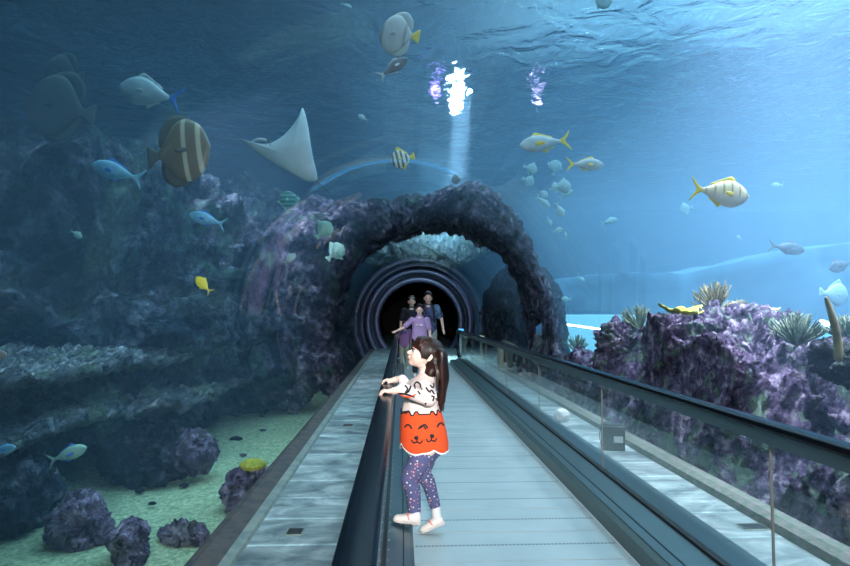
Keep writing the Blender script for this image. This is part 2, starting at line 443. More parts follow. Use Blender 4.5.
# far mouth: two blue rings, then a dark corridor
def ring(name, r0, r1, y0, y1, m):
    bm = bmesh.new(); n = 96
    prof = [(r0, y0 + .03), (r0 + .03, y0), (r1 - .03, y0), (r1, y0 + .03), (r1, y1), (r0, y1)]
    a0 = -PI / 2
    rings = []
    for k in range(n):
        a = 2 * PI * k / n
        rings.append([bm.verts.new((TX + r * math.cos(a), y, TZ + r * math.sin(a))) for r, y in prof])
    for i in range(n):
        a, b_ = rings[i], rings[(i + 1) % n]
        for j in range(len(prof)): bm.faces.new((a[j], a[(j + 1) % len(prof)], b_[(j + 1) % len(prof)], b_[j]))
    bmesh.ops.recalc_face_normals(bm, faces=bm.faces[:])
    return struct(new_obj(name, bm, m))
ring('trim_3', 1.80, 1.99, 20.9, 21.3, M_ring)
ring('trim_4', 1.72, 2.03, 21.3, 21.6, M_ring2)
ring('trim_5', 1.50, 1.74, 21.5, 22.0, M_ring)
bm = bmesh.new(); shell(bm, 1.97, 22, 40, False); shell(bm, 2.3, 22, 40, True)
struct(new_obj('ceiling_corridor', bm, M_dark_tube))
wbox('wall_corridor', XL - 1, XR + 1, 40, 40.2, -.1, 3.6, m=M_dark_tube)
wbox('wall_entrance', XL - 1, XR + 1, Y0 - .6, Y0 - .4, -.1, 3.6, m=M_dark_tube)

# ------------------------------------------------------------------ water surface with waves
M_surf = bpy.data.materials.new('water_surface'); nt, out = nodes(M_surf); L = nt.links
rf = nt.nodes.new('ShaderNodeBsdfRefraction'); rf.inputs['IOR'].default_value = 1.05; rf.inputs['Roughness'].default_value = .02; rf.inputs['Color'].default_value = (.9, .97, 1, 1)
gl = nt.nodes.new('ShaderNodeBsdfGlossy'); gl.inputs['Roughness'].default_value = .05; gl.inputs['Color'].default_value = (.85, .95, 1, 1)
mx = nt.nodes.new('ShaderNodeMixShader'); mx.inputs[0].default_value = .35
tc = nt.nodes.new('ShaderNodeTexCoord'); n = nt.nodes.new('ShaderNodeTexNoise'); n.inputs['Scale'].default_value = 1.6; n.inputs['Detail'].default_value = 4; n.inputs['Distortion'].default_value = .8
L.new(tc.outputs['Object'], n.inputs['Vector']); bp = nt.nodes.new('ShaderNodeBump'); bp.inputs['Strength'].default_value = .40; bp.inputs['Distance'].default_value = .30
L.new(n.outputs['Fac'], bp.inputs['Height']); L.new(bp.outputs['Normal'], rf.inputs['Normal']); L.new(bp.outputs['Normal'], gl.inputs['Normal'])
L.new(rf.outputs[0], mx.inputs[1]); L.new(gl.outputs[0], mx.inputs[2]); L.new(mx.outputs[0], out.inputs['Surface'])
bm = bmesh.new(); g = []
nx, ny = 150, 130
for j in range(ny + 1):
    row = []
    for i in range(nx + 1):
        x = X0 + (X1 - X0) * i / nx; y = Y0 + (Y1 - Y0) * j / ny
        row.append(bm.verts.new((x, y, WZ + .02 + .035 * noise.noise(V((x * 1.1, y * 1.1, 0))) + .02 * noise.noise(V((x * 2.6, y * 2.6, 5))))))
    g.append(row)
for j in range(ny):
    for i in range(nx): bm.faces.new((g[j][i], g[j][i + 1], g[j + 1][i + 1], g[j + 1][i]))
ws = new_obj('water_surface', bm, M_surf); tag(ws, 'rippled water surface overhead', 'water', kind='stuff')
# hall roof above the tank with its lamps
M_roof = mat('hall_roof', (.25, .4, .5), .9)
wbox('ceiling_hall', X0, X1, Y0, Y1, 10.0, 10.2, m=M_roof)
def lamp(x, y, sx, sy, c, s, label):
    e = empty('skylight_lamp', (x, y, 7.7), label, 'lamp', 'lamps hanging over the tank')
    bm = bmesh.new(); box(bm, -sx - .06, sx + .06, -sy - .06, sy + .06, 0, .25, .03); new_obj('housing', bm, M_frame, e, False)
    bm = bmesh.new(); box(bm, -sx, sx, -sy, sy, -.03, -.001); new_obj('diffuser', bm, mat('lamp_glow', (1, 1, 1), .3, emit=c, estr=s), e, False)
    bm = bmesh.new(); tube(bm, [(0, 0, .2), (0, 0, .6)], .02, 8); new_obj('hanger', bm, M_frame, e)

# ------------------------------------------------------------------ lights
def area(name, loc, sx, sy, power, c, rot=(0, 0, 0), spread=180):
    l = bpy.data.lights.new(name, 'AREA'); l.shape = 'RECTANGLE'; l.size = sx; l.size_y = sy; l.energy = power; l.color = c; l.spread = R(spread)
    o = bpy.data.objects.new(name, l); col.objects.link(o); o.location = loc; o.rotation_euler = rot; return o
area('tank_light_right', (13.5, 13, 6.2), 17, 22, 5000, (.62, .88, 1.0), spread=120)
area('tank_light_middle', (2.0, 9.5, 6.2), 6.4, 15, 620, (.60, .88, 1.0), spread=150)
area('tank_light_left', (-5, 9, 6.2), 11, 16, 24, (.26, .62, 1.0), spread=130)
area('reef_light', (4.6, 5.0, 6.1), 2, 5, 560, (1.0, .93, 1.0), spread=60)
area('sand_light', (-3.0, 7.0, 5.6), 3.4, 10, 64, (.40, .85, 1.0), spread=80)
area('hall_light', (9, 14, 8.2), 12, 14, 1100, (.62, .88, 1.0), rot=(PI, 0, 0))  # unseen upward fill added so the water surface refracts a brighter roof
area('arch_light', (-3.2, 9.2, 4.6), 2.0, 2.0, 60, (.85, .85, 1.0), rot=(R(38), 0, R(-28)), spread=70)  # fill without a fixture, added to brighten the arch's left rock
area('ledge_light', (-4.2, 6.6, 3.6), 2.2, 4, 22, (.7, .92, 1.0), spread=80)  # extra unseen lamp added to bring out the ledge
area('inner_light', (1.25, 15.6, 3.45), .9, .7, 230, (.6, .97, 1.0), rot=(R(128), 0, 0), spread=120)  # unseen lamp added above the tunnel to make water and rock glow
def spot(name, loc, to, power, c, deg, r=.15, blend=.5):
    l = bpy.data.lights.new(name, 'SPOT'); l.energy = power; l.color = c; l.spot_size = R(deg); l.spot_blend = blend; l.shadow_soft_size = r
    o = bpy.data.objects.new(name, l); col.objects.link(o); o.location = loc
    o.rotation_euler = (V(to) - V(loc)).to_track_quat('-Z', 'Y').to_euler(); return o
area('crown_beam', (1.38, 12.4, 6.2), .36, .36, 75, (.85, .97, 1.0), rot=(0, R(5), 0), spread=13)  # narrow beam added to draw the pale streak below the glare
area('inner_beam', (1.2, 16.5, 6.2), 1.2, 1.2, 60, (.6, .97, 1.0), spread=25)
for lx, ly, sx_, sy_, c_, s_, lab in [(1.9, 18.8, .12, 1.0, (.9, .97, 1), 500, 'bright narrow lamp over the water, source of the white glare'), (1.1, 18.0, .12, .3, (.45, .25, 1), 30, 'violet-tinted lamp over the water, left of the bright narrow one'), (4.6, 18.5, .05, .25, (.75, .5, 1), 30, 'small lamp over the water, right of the bright narrow one')]:
    lamp(lx, ly, sx_, sy_, c_, s_, lab)
# flash from the camera side, then unseen soft lamps over the walkway
area('tunnel_flash', (.25, -3.2, 2.55), .5, .4, 52, (.97, .99, 1.0), (R(79), 0, R(1)), spread=46)
area('walkway_glow', (.7, 3.0, 2.75), 1.0, 7, 5, (.72, .95, 1.0))
area('walkway_glow_far', (.7, 10.5, 2.75), 1.0, 5, .8, (.6, .9, 1.0))
w = bpy.data.worlds.new('world'); sc.world = w; w.use_nodes = True
w.node_tree.nodes['Background'].inputs[0].default_value = (.10, .28, .45, 1); w.node_tree.nodes['Background'].inputs[1].default_value = .12
# ------------------------------------------------------------------ moving walkway
BX0, BX1 = .07, 1.257            # belt edges
GL, GR = -.083, 1.50             # balustrade planes
WY0, WY1 = -3.0, 14.6
M_belt = bpy.data.materials.new('ribbed_belt'); nt, out = nodes(M_belt); L = nt.links
b = nt.nodes.new('ShaderNodeBsdfPrincipled'); b.inputs['Roughness'].default_value = .42; b.inputs['Metallic'].default_value = .25
g = nt.nodes.new('ShaderNodeNewGeometry'); sx = nt.nodes.new('ShaderNodeSeparateXYZ'); L.new(g.outputs['Position'], sx.inputs[0])
def mth(op, a, bb=None):
    q = nt.nodes.new('ShaderNodeMath'); q.operation = op
    for i, s in enumerate((a, bb)):
        if s is None: continue
        if isinstance(s, (int, float)): q.inputs[i].default_value = s
        else: L.new(s, q.inputs[i])
    return q.outputs[0]
rib = mth('LESS_THAN', mth('FRACT', mth('MULTIPLY', sx.outputs['X'], 90.0)), .42)
dash = mth('LESS_THAN', mth('FRACT', mth('MULTIPLY', sx.outputs['X'], 45.0)), .55)
yy = mth('FRACT', mth('DIVIDE', mth('SUBTRACT', sx.outputs['Y'], .09), .4))
seam = mth('LESS_THAN', yy, .05)
seam2 = mth('MULTIPLY', seam, dash)
n = nt.nodes.new('ShaderNodeTexNoise'); n.inputs['Scale'].default_value = 2.5; n.inputs['Detail'].default_value = 4; L.new(g.outputs['Position'], n.inputs['Vector'])
r = nt.nodes.new('ShaderNodeValToRGB'); r.color_ramp.elements[0].position = .3; r.color_ramp.elements[0].color = (.41, .48, .50, 1); r.color_ramp.elements[1].position = .7; r.color_ramp.elements[1].color = (.52, .59, .60, 1)
L.new(n.outputs['Fac'], r.inputs['Fac'])
def mixc(a, bc, f):
    m_ = nt.nodes.new('ShaderNodeMix'); m_.data_type = 'RGBA'; L.new(a, m_.inputs['A']); m_.inputs['B'].default_value = (*bc, 1); L.new(f, m_.inputs['Factor']); return m_.outputs['Result']
c1 = mixc(r.outputs['Color'], (.34, .44, .46), mth('MULTIPLY', rib, .5))
c2 = mixc(c1, (.10, .15, .17), mth('ADD', mth('MULTIPLY', seam, .35), mth('MULTIPLY', seam2, .45)))
L.new(c2, b.inputs['Base Color']); L.new(b.outputs[0], out.inputs['Surface'])

walk = empty('moving_walkway', (.66, 0, 0), 'grey ribbed moving walkway between glass balustrades, running down the tunnel', 'moving walkway')
WP = []
def wpart(name, bm, m, smooth=False):
    o = new_obj(name, bm, m, walk, smooth); WP.append(o); return o
bm = bmesh.new()
k = 0; y = WY0 + .09 - .0
ys = [WY0 + .09 + .4 * i - .0 for i in range(44)]
for yb in ys: box(bm, BX0 + .004, BX1 - .004, yb + .006, yb + .394, -.02, .004)
wpart('belt', bm, M_belt)
bm = bmesh.new(); box(bm, BX1 - .012, BX1 - .002, WY0, WY1, -.02, .010); wpart('yellowish_edge_strip'.replace('yellowish_', ''), bm, mat('pale_strip', (.62, .68, .70), .4))
bm = bmesh.new(); box(bm, BX0 + .0, BX0 + .008, WY0, WY1, -.02, .008); wpart('edge_strip', bm, MATS['pale_strip'])
def deck(side):
    s = 1 if side == 'R' else -1
    e, gpl = (BX1, GR) if s == 1 else (BX0, GL)
    def q(t, z): return (e + (gpl - e) * t if t <= 1 else gpl + s * (t - 1), z)
    # skirt panel, slanted inner deck with a ridge, outer deck
    bm = bmesh.new(); prism(bm, [q(0, -.03), q(0.0, .105), q(.10, .12), q(.30, .12), q(.30, -.03)], WY0, WY1); wpart('skirt_panel', bm, M_skirt)
    bm = bmesh.new(); prism(bm, [q(.12, .10), q(.14, .128), q(.34, .135), q(.36, .128), q(.38, .138), q(.90, .162), q(.90, .10)], WY0, WY1); wpart('inner_deck', bm, M_deck)
    bm = bmesh.new(); prism(bm, [q(.90, .10), q(.90, .178), q(.96, .182), q(1.0, .178), q(1 + .012, .178), q(1.012, .1)], WY0, WY1); wpart('gasket', bm, M_gasket)
    bm = bmesh.new(); prism(bm, [q(1.012, .02), q(1.012, .172), q(1.19, .168), q(1.20, .155), q(1.20, 0.0), q(1.012, 0.0)], WY0, WY1); wpart('outer_deck', bm, M_deck)
    # bolts on the deck ridge
    # glass panels
    j0 = 2.28 - 1.94 * 3
    for i in range(9):
        a = j0 + 1.94 * i; b_ = a + 1.94 - .012
        if a > WY1 - .7: break
        b_ = min(b_, WY1 - .2)
        if b_ - a < .3: break
        bm = bmesh.new(); box(bm, gpl - .005, gpl + .005, a, b_, .165, .83); wpart('glass_panel', bm, M_glass)
        bm = bmesh.new(); box(bm, gpl - .0045, gpl + .0045, a - .0095, a - .0025, .18, .83); wpart('joint_seal', bm, mat('joint_seal', (.35, .30, .28), .5) if 'joint_seal' not in MATS else MATS['joint_seal'])
    # rail guide under the handrail
    bm = bmesh.new(); prism(bm, [(gpl - .022, .80), (gpl + .022, .80), (gpl + .026, .855), (gpl - .026, .855)], WY0, WY1 - .1); wpart('rail_guide', bm, M_deck)
    # handrail: flattened rounded section, curling down at its far end
    sec = []
    for k in range(28):
        a = 2 * PI * k / 28
        sec.append((.042 * math.copysign(abs(math.cos(a))**.65, math.cos(a)), .021 * math.copysign(abs(math.sin(a))**.65, math.sin(a))))
    path = [(WY0 + .1 * 0, 0)]
    bm = bmesh.new()
    P = [(WY0, .871, 0)] + [(WY1 * k / 8, .871, 0) for k in range(0, 9)]
    cz = .871 - .33
    P += [(WY1 + .33 * math.sin(R(t)), cz + .33 * math.cos(R(t)), R(t)) for t in range(10, 181, 10)]
    rings = []
    for (yy_, zz_, an) in P:
        rings.append([bm.verts.new((gpl + x_, yy_ + z_ * math.sin(an), zz_ + z_ * math.cos(an))) for x_, z_ in sec])
    for a, b_ in zip(rings, rings[1:]):
        for i in range(28): bm.faces.new((a[i], a[(i + 1) % 28], b_[(i + 1) % 28], b_[i]))
    bm.faces.new(rings[0]); bm.faces.new(rings[-1][::-1])
    bmesh.ops.recalc_face_normals(bm, faces=bm.faces[:])
    wpart('handrail', bm, M_black, True)
deck('R'); deck('L')
# row of bolts down the left ridge
bm = bmesh.new()
for i in range(90):
    yb = .9 + i * .12
    q = bmesh.ops.create_cone(bm, cap_ends=True, segments=8, radius1=.006, radius2=.004, depth=.006)
    for v in q['verts']: v.co += V((GL + .024, yb, .184))
wpart('bolt_row', bm, M_steel)['kind'] = 'stuff'
settle(walk, WP)
# end post past the right handrail; emissive cap stands for its blue-lit top
def newel(x, label):
    e = empty('end_post', (x, 15.3, 0), label, 'post')
    bm = bmesh.new(); box(bm, -.09, .09, -.09, .09, 0, .85, .02); new_obj('post_body', bm, M_steel, e, False)
    bm = bmesh.new(); box(bm, -.07, .07, -.06, .06, .85, .90, .01); new_obj('signal_light', bm, mat('post_glow', (.1, .4, .8), .4, emit=(.1, .5, 1.), estr=.8) if 'post_glow' not in MATS else MATS['post_glow'], e, False)
newel(1.62, 'steel end post with small blue light, past the far end of the right handrail')

# floor plates set in the paving
def plate(loc, sx_, sy_, label):
    e = empty('floor_plate', loc, label, 'floor plate')
    bm = bmesh.new(); box(bm, -sx_ - .012, sx_ + .012, -sy_ - .012, sy_ + .012, -.0, .004, .001); new_obj('plate_rim', bm, M_curb, e, False)
    bm = bmesh.new(); box(bm, -sx_, sx_, -sy_, sy_, .0005, .007, .002)
    for i in range(4): box(bm, -sx_ * .8, sx_ * .8, -sy_ * .75 + i * sy_ * .45, -sy_ * .6 + i * sy_ * .45, .006, .009)
    new_obj('cover', bm, M_box, e, False)
def floorpt(px, py, z=0):
    d = at(px, py, 1.0) - V((0, 0, CAMH)); k = (z - CAMH) / d.z
    return V((d.x * k, k, z))
plate(floorpt(295, 532), .045, .045, 'small square metal plate in the left stone paving, nearest one')
plate(floorpt(348, 425.5), .055, .06, 'small dark plate in the left stone paving, further down the tunnel')
plate(floorpt(752, 527), .075, .045, 'oblong grey plate in the stone paving beside the right balustrade')
# black box with a white label, white bag
p = floorpt(613, 449)
e = empty('floor_box', p, 'black upright box with a white label standing on the right paving behind glass', 'box'); e.rotation_euler = (0, 0, R(-14))
bm = bmesh.new(); box(bm, -.105, .105, -.08, .08, 0, .235, .008); new_obj('box_body', bm, M_box, e, False)
bm = bmesh.new(); box(bm, -.085, .085, -.06, .06, .235, .25, .004); new_obj('box_lid', bm, M_box, e, False)
bm = bmesh.new(); box(bm, .0, .085, -.084, -.08, .08, .14); new_obj('label_plate', bm, M_label, e, False)['label'] = 'white label plate'
bm = bmesh.new(); tube(bm, spline([(-.11, -.04, .03), (-.13, -.05, .14), (-.10, -.05, .24), (-.06, -.05, .262)], 5), .004, 6); new_obj('cable', bm, M_gasket, e)
p = floorpt(562, 421)
bm = bmesh.new(); ell(bm, (0, 0, .07), (.10, .08, .085), sub=4)
for v in bm.verts:
    v.co += v.co.normalized() * .014 * noise.noise(v.co * 18)
    if v.co.z < .008: v.co.z = .008
    if v.co.x > .03: v.co.x += .02 * max(0, v.co.z)
bb = new_obj('cloth_bundle', bm, M_white); bb.location = p; bb.location.z = -.006; tag(bb, 'crumpled white bundle lying on the right paving behind the glass', 'bundle')
# small cream bench near the far right
p = V((2.05, 16.2, 0)); e = empty('bench', p, 'small cream bench against the right side at the far end', 'bench')
M_cream = mat('cream_wood', (.55, .50, .36), .6)
bm = bmesh.new(); box(bm, -.32, .32, -.16, .16, .62, .68, .01); new_obj('bench_top', bm, M_cream, e, False)
for sx_ in (-.26, .26):
    for sy_ in (-.12, .12):
        bm = bmesh.new(); tube(bm, [(sx_ * .8, sy_ * .8, .63), (sx_, sy_, .012)], [.03, .022], 8); new_obj('leg', bm, M_cream, e)

# ------------------------------------------------------------------ glowing panes put in for the bright patches at the far right
def wat(px, py, Y): return at(px, py, Y)
for i, (xa, xb, Y, za, zb) in enumerate([(4.4, 9.8, 17.0, .1, 1.28), (10.6, 14.6, 15.6, .15, 1.0)]):
    bm = bmesh.new(); box(bm, xa, xb, Y, Y + .08, za, zb, .02); struct(new_obj('window_%d' % (i + 1), bm, M_pane, smooth=False))
    bm = bmesh.new(); box(bm, xa - .1, xb + .1, Y + .081, Y + 1.2, SZ - .2, zb + .1); struct(new_obj('trim_%d' % (6 + i), bm, M_tankwall, smooth=False))
def strip(a, b_, rad, label):
    bm = bmesh.new(); tube(bm, [a, b_], rad, 8); o = new_obj('light_tube', bm, M_strip); tag(o, label, 'light')
strip(at(556, 323, 16.0), at(602, 329.5, 14.5), .022, 'thin glowing blue-white light tube beyond the right rock pillar')
strip(at(822, 322, 12), at(846, 331, 12), .05, 'glowing light tube behind the brown sponge, far right')

# ------------------------------------------------------------------ rocks
def rock_thing(name, label, *a, cat='rock', **k):
    o = boulder(name, *a, **k); tag(o, label, cat); return o
# arch of rock around the tunnel
def arch_rock():
    bm = bmesh.new(); nT, nS = 230, 64
    ctl = [(-34, 2.2, .14, .5), (-25, 2.26, .20, .7), (-10, 2.26, .20, .8), (10, 2.25, .18, .9), (30, 2.28, .20, .9), (48, 2.42, .30, .9), (62, 2.58, .44, 1.1), (75, 2.62, .48, 1.1), (90, 2.42, .32, 1.0), (108, 2.42, .34, 1.0),
           (125, 2.62, .55, 1.1), (142, 2.95, .88, 1.2), (160, 3.0, .92, 1.1), (178, 2.82, .75, 1.0), (192, 2.6, .52, .8), (206, 2.42, .34, .6), (216, 2.3, .2, .4), (222, 2.25, .1, .25)]
    sp = spline([V((c[1], c[2], c[3])) for c in ctl], 14); an = []
    for i in range(len(ctl) - 1):
        for j in range(14): an.append(ctl[i][0] + (ctl[i + 1][0] - ctl[i][0]) * j / 14)
    an.append(ctl[-1][0]); rings = []
    for A_, p in zip(an, sp):
        rm, ra, ry = p; A_ = R(A_); ring = []
        for s in range(nS):
            t = 2 * PI * s / nS
            rr = rm + ra * math.cos(t); yy_ = 11.9 + ry * math.sin(t)
            w = V((TX + rr * math.cos(A_), yy_, TZ + rr * math.sin(A_)))
            a, b_, c_ = crag(w, .8, 4.)
            d = (a * .22 + b_ * .16 + c_ * .05) * min(1, ra / .38)
            rr += d * math.cos(t); yy_ += d * math.sin(t) * 1.1
            w = V((TX + rr * math.cos(A_), yy_, TZ + rr * math.sin(A_)))
            push_out(w); ring.append(bm.verts.new(w))
        rings.append(ring)
    for a, b_ in zip(rings, rings[1:]):
        for k in range(nS): bm.faces.new((a[k], a[(k + 1) % nS], b_[(k + 1) % nS], b_[k]))
    bm.faces.new(rings[0][::-1]); bm.faces.new(rings[-1])
    bmesh.ops.recalc_face_normals(bm, faces=bm.faces[:])
    o = new_obj('rock_arch', bm, M_arch); tag(o, 'craggy rock arch bridging over the tunnel halfway down', 'rock arch')
arch_rock()
# left: reef slope, terraces, ledge
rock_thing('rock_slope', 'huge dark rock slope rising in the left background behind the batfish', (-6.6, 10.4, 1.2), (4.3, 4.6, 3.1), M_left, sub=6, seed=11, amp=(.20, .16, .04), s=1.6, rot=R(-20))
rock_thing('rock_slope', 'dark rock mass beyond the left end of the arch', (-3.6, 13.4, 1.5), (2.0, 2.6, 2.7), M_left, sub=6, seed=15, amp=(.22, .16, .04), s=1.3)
def slab(name, label, px, z, thick, m, seed, slope=0.0):
    pts = [floorpt(x, y, z) for x, y in px]; c = sum(pts, V((0, 0, 0))) / len(pts)
    bm = bmesh.new()
    def fn(x, y, h): return V((x, y, h + slope * -(x - c.x)))
    pillow(bm, smooth_poly([(p.x, p.y) for p in pts], 14), thick, fn, 46, edge=.25)
    for v in bm.verts:
        w = V((v.co.x, v.co.y, v.co.z + z)); a, b_, c_ = crag(w, .7, seed)
        v.co.z += a * .09 + b_ * .10 + c_ * .035; v.co.x += b_ * .10; v.co.y += a * .12 + c_ * .03
        w = v.co + V((0, 0, z)); push_out(w); v.co = w - c
    o = new_obj(name, bm, m); o.location = c; tag(o, label, 'rock'); return o
slab('rock_terrace', 'streaky upper rock terrace behind the flat ledge at left', [(215, 345), (150, 358), (80, 366), (0, 378), (-100, 388), (-190, 370), (-100, 336), (0, 334), (100, 334), (180, 335)], .80, .30, M_ledge, 21, .02)
slab('rock_ledge', 'flat pale-topped rock ledge jutting over the dark boulder at left', [(256, 374), (228, 388), (180, 404), (120, 412), (60, 428), (0, 450), (-60, 468), (-130, 430), (0, 392), (80, 378), (160, 373), (220, 370)], .22, .20, M_ledge, 31, .01)
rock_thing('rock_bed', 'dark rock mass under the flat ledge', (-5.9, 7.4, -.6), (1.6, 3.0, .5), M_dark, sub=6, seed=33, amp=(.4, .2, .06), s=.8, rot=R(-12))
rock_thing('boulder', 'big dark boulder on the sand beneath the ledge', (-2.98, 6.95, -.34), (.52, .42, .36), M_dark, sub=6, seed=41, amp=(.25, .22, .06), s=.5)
rock_thing('boulder', 'lilac-topped rock at the right end of the dark boulder', (-2.40, 6.85, -.30), (.22, .22, .26), M_purple, sub=5, seed=43, amp=(.22, .22, .08), s=.35)  # lit end of the boulder built as a paler stone
p = floorpt(246, 512, SZ)
rock_thing('boulder', 'round purple-grey rock beside the walkway carrying a yellow coral', (p.x, p.y + .05, -.44), (.22, .25, .25), M_purple, sub=5, seed=51, amp=(.25, .25, .08), s=.3)
bm = bmesh.new(); ell(bm, (0, 0, 0), (.125, .11, .06), sub=5)
for v in bm.verts: v.co += v.co.normalized() * (.012 * noise.noise(v.co * 40) + .008 * noise.noise(v.co * 90))
yc = new_obj('yellow_coral', bm, M_yellow); yc.location = (p.x + .05, p.y + .03, -.175); tag(yc, 'yellow-green coral cushion on the purple rock beside the left walkway', 'coral')
p = floorpt(182, 543, SZ)
rock_thing('boulder', 'small jagged rock lying alone on the pale sand', (p.x, p.y, -.55), (.20, .14, .10), M_purple, sub=5, seed=55, amp=(.45, .4, .1), s=.22)
for (px, py, z, r, seed, lab) in [(74, 548, -.44, (.24, .24, .22), 61, 'lumpy purple rock at the bottom left'), (124, 568, -.47, (.15, .2, .18), 63, 'leaning purple slab rock at the bottom edge, left of centre'),
                          (4, 535, -.36, (.30, .4, .38), 65, 'dark mossy rock in the bottom left corner'), (10, 508, -.30, (.22, .4, .32), 67, 'dark rock at the left edge above the mossy one')]:
    q = floorpt(px, py, SZ)
    rock_thing('boulder', lab, (q.x, q.y + .1, z), r, M_purple if seed < 65 else M_left, sub=5, seed=seed, amp=(.35, .22, .05), s=.3)
for i, (px, py, sc_) in enumerate([(236, 440, .10), (263, 431, .05), (243, 456, .05), (184, 487, .05), (152, 505, .04), (262, 417, .05), (205, 470, .04), (140, 492, .05)]):
    q = floorpt(px, py, SZ)
    o = boulder('pebble', (q.x, q.y, SZ + .015), (sc_, sc_ * .7, sc_ * .35), M_dark, sub=3, seed=70 + i, amp=(.4, .3, .1), s=.1); tag(o, 'small dark stone scattered on the pale sand at left', 'stone', 'stones on the sand')
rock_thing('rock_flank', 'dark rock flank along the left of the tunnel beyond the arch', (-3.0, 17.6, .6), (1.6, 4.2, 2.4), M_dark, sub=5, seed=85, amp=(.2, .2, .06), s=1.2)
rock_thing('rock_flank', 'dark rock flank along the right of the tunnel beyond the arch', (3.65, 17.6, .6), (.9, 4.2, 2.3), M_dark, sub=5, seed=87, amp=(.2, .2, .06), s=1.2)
rock_thing('rock_flank', 'rock roof lying over the tunnel just before the far ring', (.7, 20.2, 3.9), (2.8, 1.9, .9), M_ledge, sub=5, seed=89, amp=(.2, .2, .06), s=1.0)  # pale stone colour put here so the roof reads as a glow
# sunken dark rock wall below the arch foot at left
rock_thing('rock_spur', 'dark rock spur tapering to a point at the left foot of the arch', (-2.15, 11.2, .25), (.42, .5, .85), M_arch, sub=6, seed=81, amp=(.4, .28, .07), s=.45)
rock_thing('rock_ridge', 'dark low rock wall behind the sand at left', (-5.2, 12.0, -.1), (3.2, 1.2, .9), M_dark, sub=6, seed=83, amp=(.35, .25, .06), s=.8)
# right reef
def reef():
    bm = bmesh.new(); nx_, ny_ = 340, 480
    hills = [(3.0, 6.1, .42, .7, 1.16), (3.62, 6.1, .75, 1.2, 1.42), (3.25, 5.2, .5, .8, 1.0), (3.3, 7.6, .7, 1.0, 1.1), (4.5, 5.4, .9, 1.1, 1.0), (5.6, 4.6, 1.2, 1.3, .86), (4.1, 3.9, 1.0, 1.0, .85), (3.0, 3.2, .5, 1.2, .55), (3.1, 9.2, .5, .8, .62), (6.2, 6.6, 1.6, 1.4, .9), (4.9, 2.4, 1.5, 1.2, .8), (3.2, 6.6, .55, .8, .85)]
    x0, x1, y0, y1 = XR + .10, 8.5, 1.2, 10.8
    rows = []
    for j in range(ny_ + 1):
        row = []
        for i in range(nx_ + 1):
            x = x0 + (x1 - x0) * (i / nx_)**1.35; y = y0 + (y1 - y0) * j / ny_
            z = 0
            for hx, hy, sx_, sy_, h in hills:
                q = ((x - hx) / sx_)**2 + ((y - hy) / sy_)**2
                z = max(z, (h + .62) * math.exp(-q**1.6 * .55)) if h > 0 else z
            edge = min(1, (x - x0) / .25)
            w = V((x, y, SZ - .15 + z * (.35 + .65 * edge)))
            a, b_, c_ = crag(w * 1.0, .55, 9.)
            k = min(1, z * 1.5)
            w.x += (a * .16 + b_ * .12) * k; w.y += (-a * .10 - b_ * .12 + c_ * .03) * k
            q2 = V((x * 5, y * 5, 1)); w.z += (a * .20 + b_ * .20 + c_ * .10) * k; q3 = noise.voronoi(V((x * 3.2 + a, y * 3.2 + b_, 2)))[0]; w.z += (.30 - q3[0]) * .30 * k
            w.z += .05 * noise.turbulence(V((x * 6, y * 6, 0)), 4, True) * k
            push_out(w, TR + .10); row.append(bm.verts.new(w))
        rows.append(row)
    for r0, r1 in zip(rows, rows[1:]):
        for k in range(nx_): bm.faces.new((r0[k], r0[k + 1], r1[k + 1], r1[k]))
    o = new_obj('coral_reef', bm, M_reef); tag(o, 'purple crusted rock reef rising behind the right handrail', 'reef')
reef()
rock_thing('reef_rock', 'craggy purple rock knob at the left end of the right reef', at(622, 352, 7.8), (.34, .4, .42), M_reef, sub=6, seed=91, amp=(.4, .35, .09), s=.4)
rock_thing('reef_rock', 'broad hump at the top of the right reef', at(738, 345, 5.9), (.62, .5, .36), M_reef, sub=6, seed=92, amp=(.35, .32, .09), s=.4)
rock_thing('reef_rock', 'overhanging purple rock in the middle of the right reef', at(694, 366, 5.0), (.42, .4, .22), M_reef, sub=6, seed=93, amp=(.5, .4, .1), s=.35)
rock_thing('reef_rock', 'lilac rock shoulder just under the yellow plate coral', at(668, 340, 6.0), (.36, .34, .26), M_reef, sub=6, seed=97, amp=(.4, .35, .09), s=.35)
rock_thing('reef_rock', 'dark rock block at the right edge below the sponge', at(846, 362, 4.5), (.22, .3, .17), M_dark, sub=6, seed=94, amp=(.3, .3, .09), s=.4)
rock_thing('reef_rock', 'pale rock foot at the base of the right arch pillar', at(543, 350, 10.4), (.30, .4, .42), M_arch, sub=6, seed=95, amp=(.45, .35, .08), s=.4)
rock_thing('reef_rock', 'low dark rock between the arch pillar and the reef', at(580, 376, 9.2), (.6, .5, .4), M_reef, sub=5, seed=96, amp=(.4, .3, .08), s=.5)

# corals
def branch_coral(p, size, m, label, n=46, seed=1, spread=1.0, name='branching_coral', rad=.012):
    rnd = random.Random(seed); bm = bmesh.new()
    for i in range(n):
        a = rnd.uniform(0, 2 * PI); t = rnd.uniform(.05, 1.15) * spread
        d = V((math.sin(t) * math.cos(a), math.sin(t) * math.sin(a), math.cos(t)))
        pts = [V((0, 0, 0)), d * size * .4, d * size * .75 + V((0, 0, .05 * size)), d * size * rnd.uniform(.85, 1.1) + V((0, 0, .12 * size))]
        tube(bm, pts, [rad, rad * .9, rad * .75, rad * .45], 5)
        for j in range(4):
            k = rnd.uniform(.35, .9); e = (d + V((rnd.uniform(-1, 1), rnd.uniform(-1, 1), rnd.uniform(0, 1))) * .8).normalized()
            tube(bm, [d * size * k, d * size * k + e * size * .28], [rad * .6, rad * .35], 4)
    o = new_obj(name, bm, m); o.location = p; tag(o, label, 'coral'); return o
branch_coral(at(640, 330, 7.2), .28, M_coralg, 'dark bushy coral on the left knob of the right reef', seed=2)
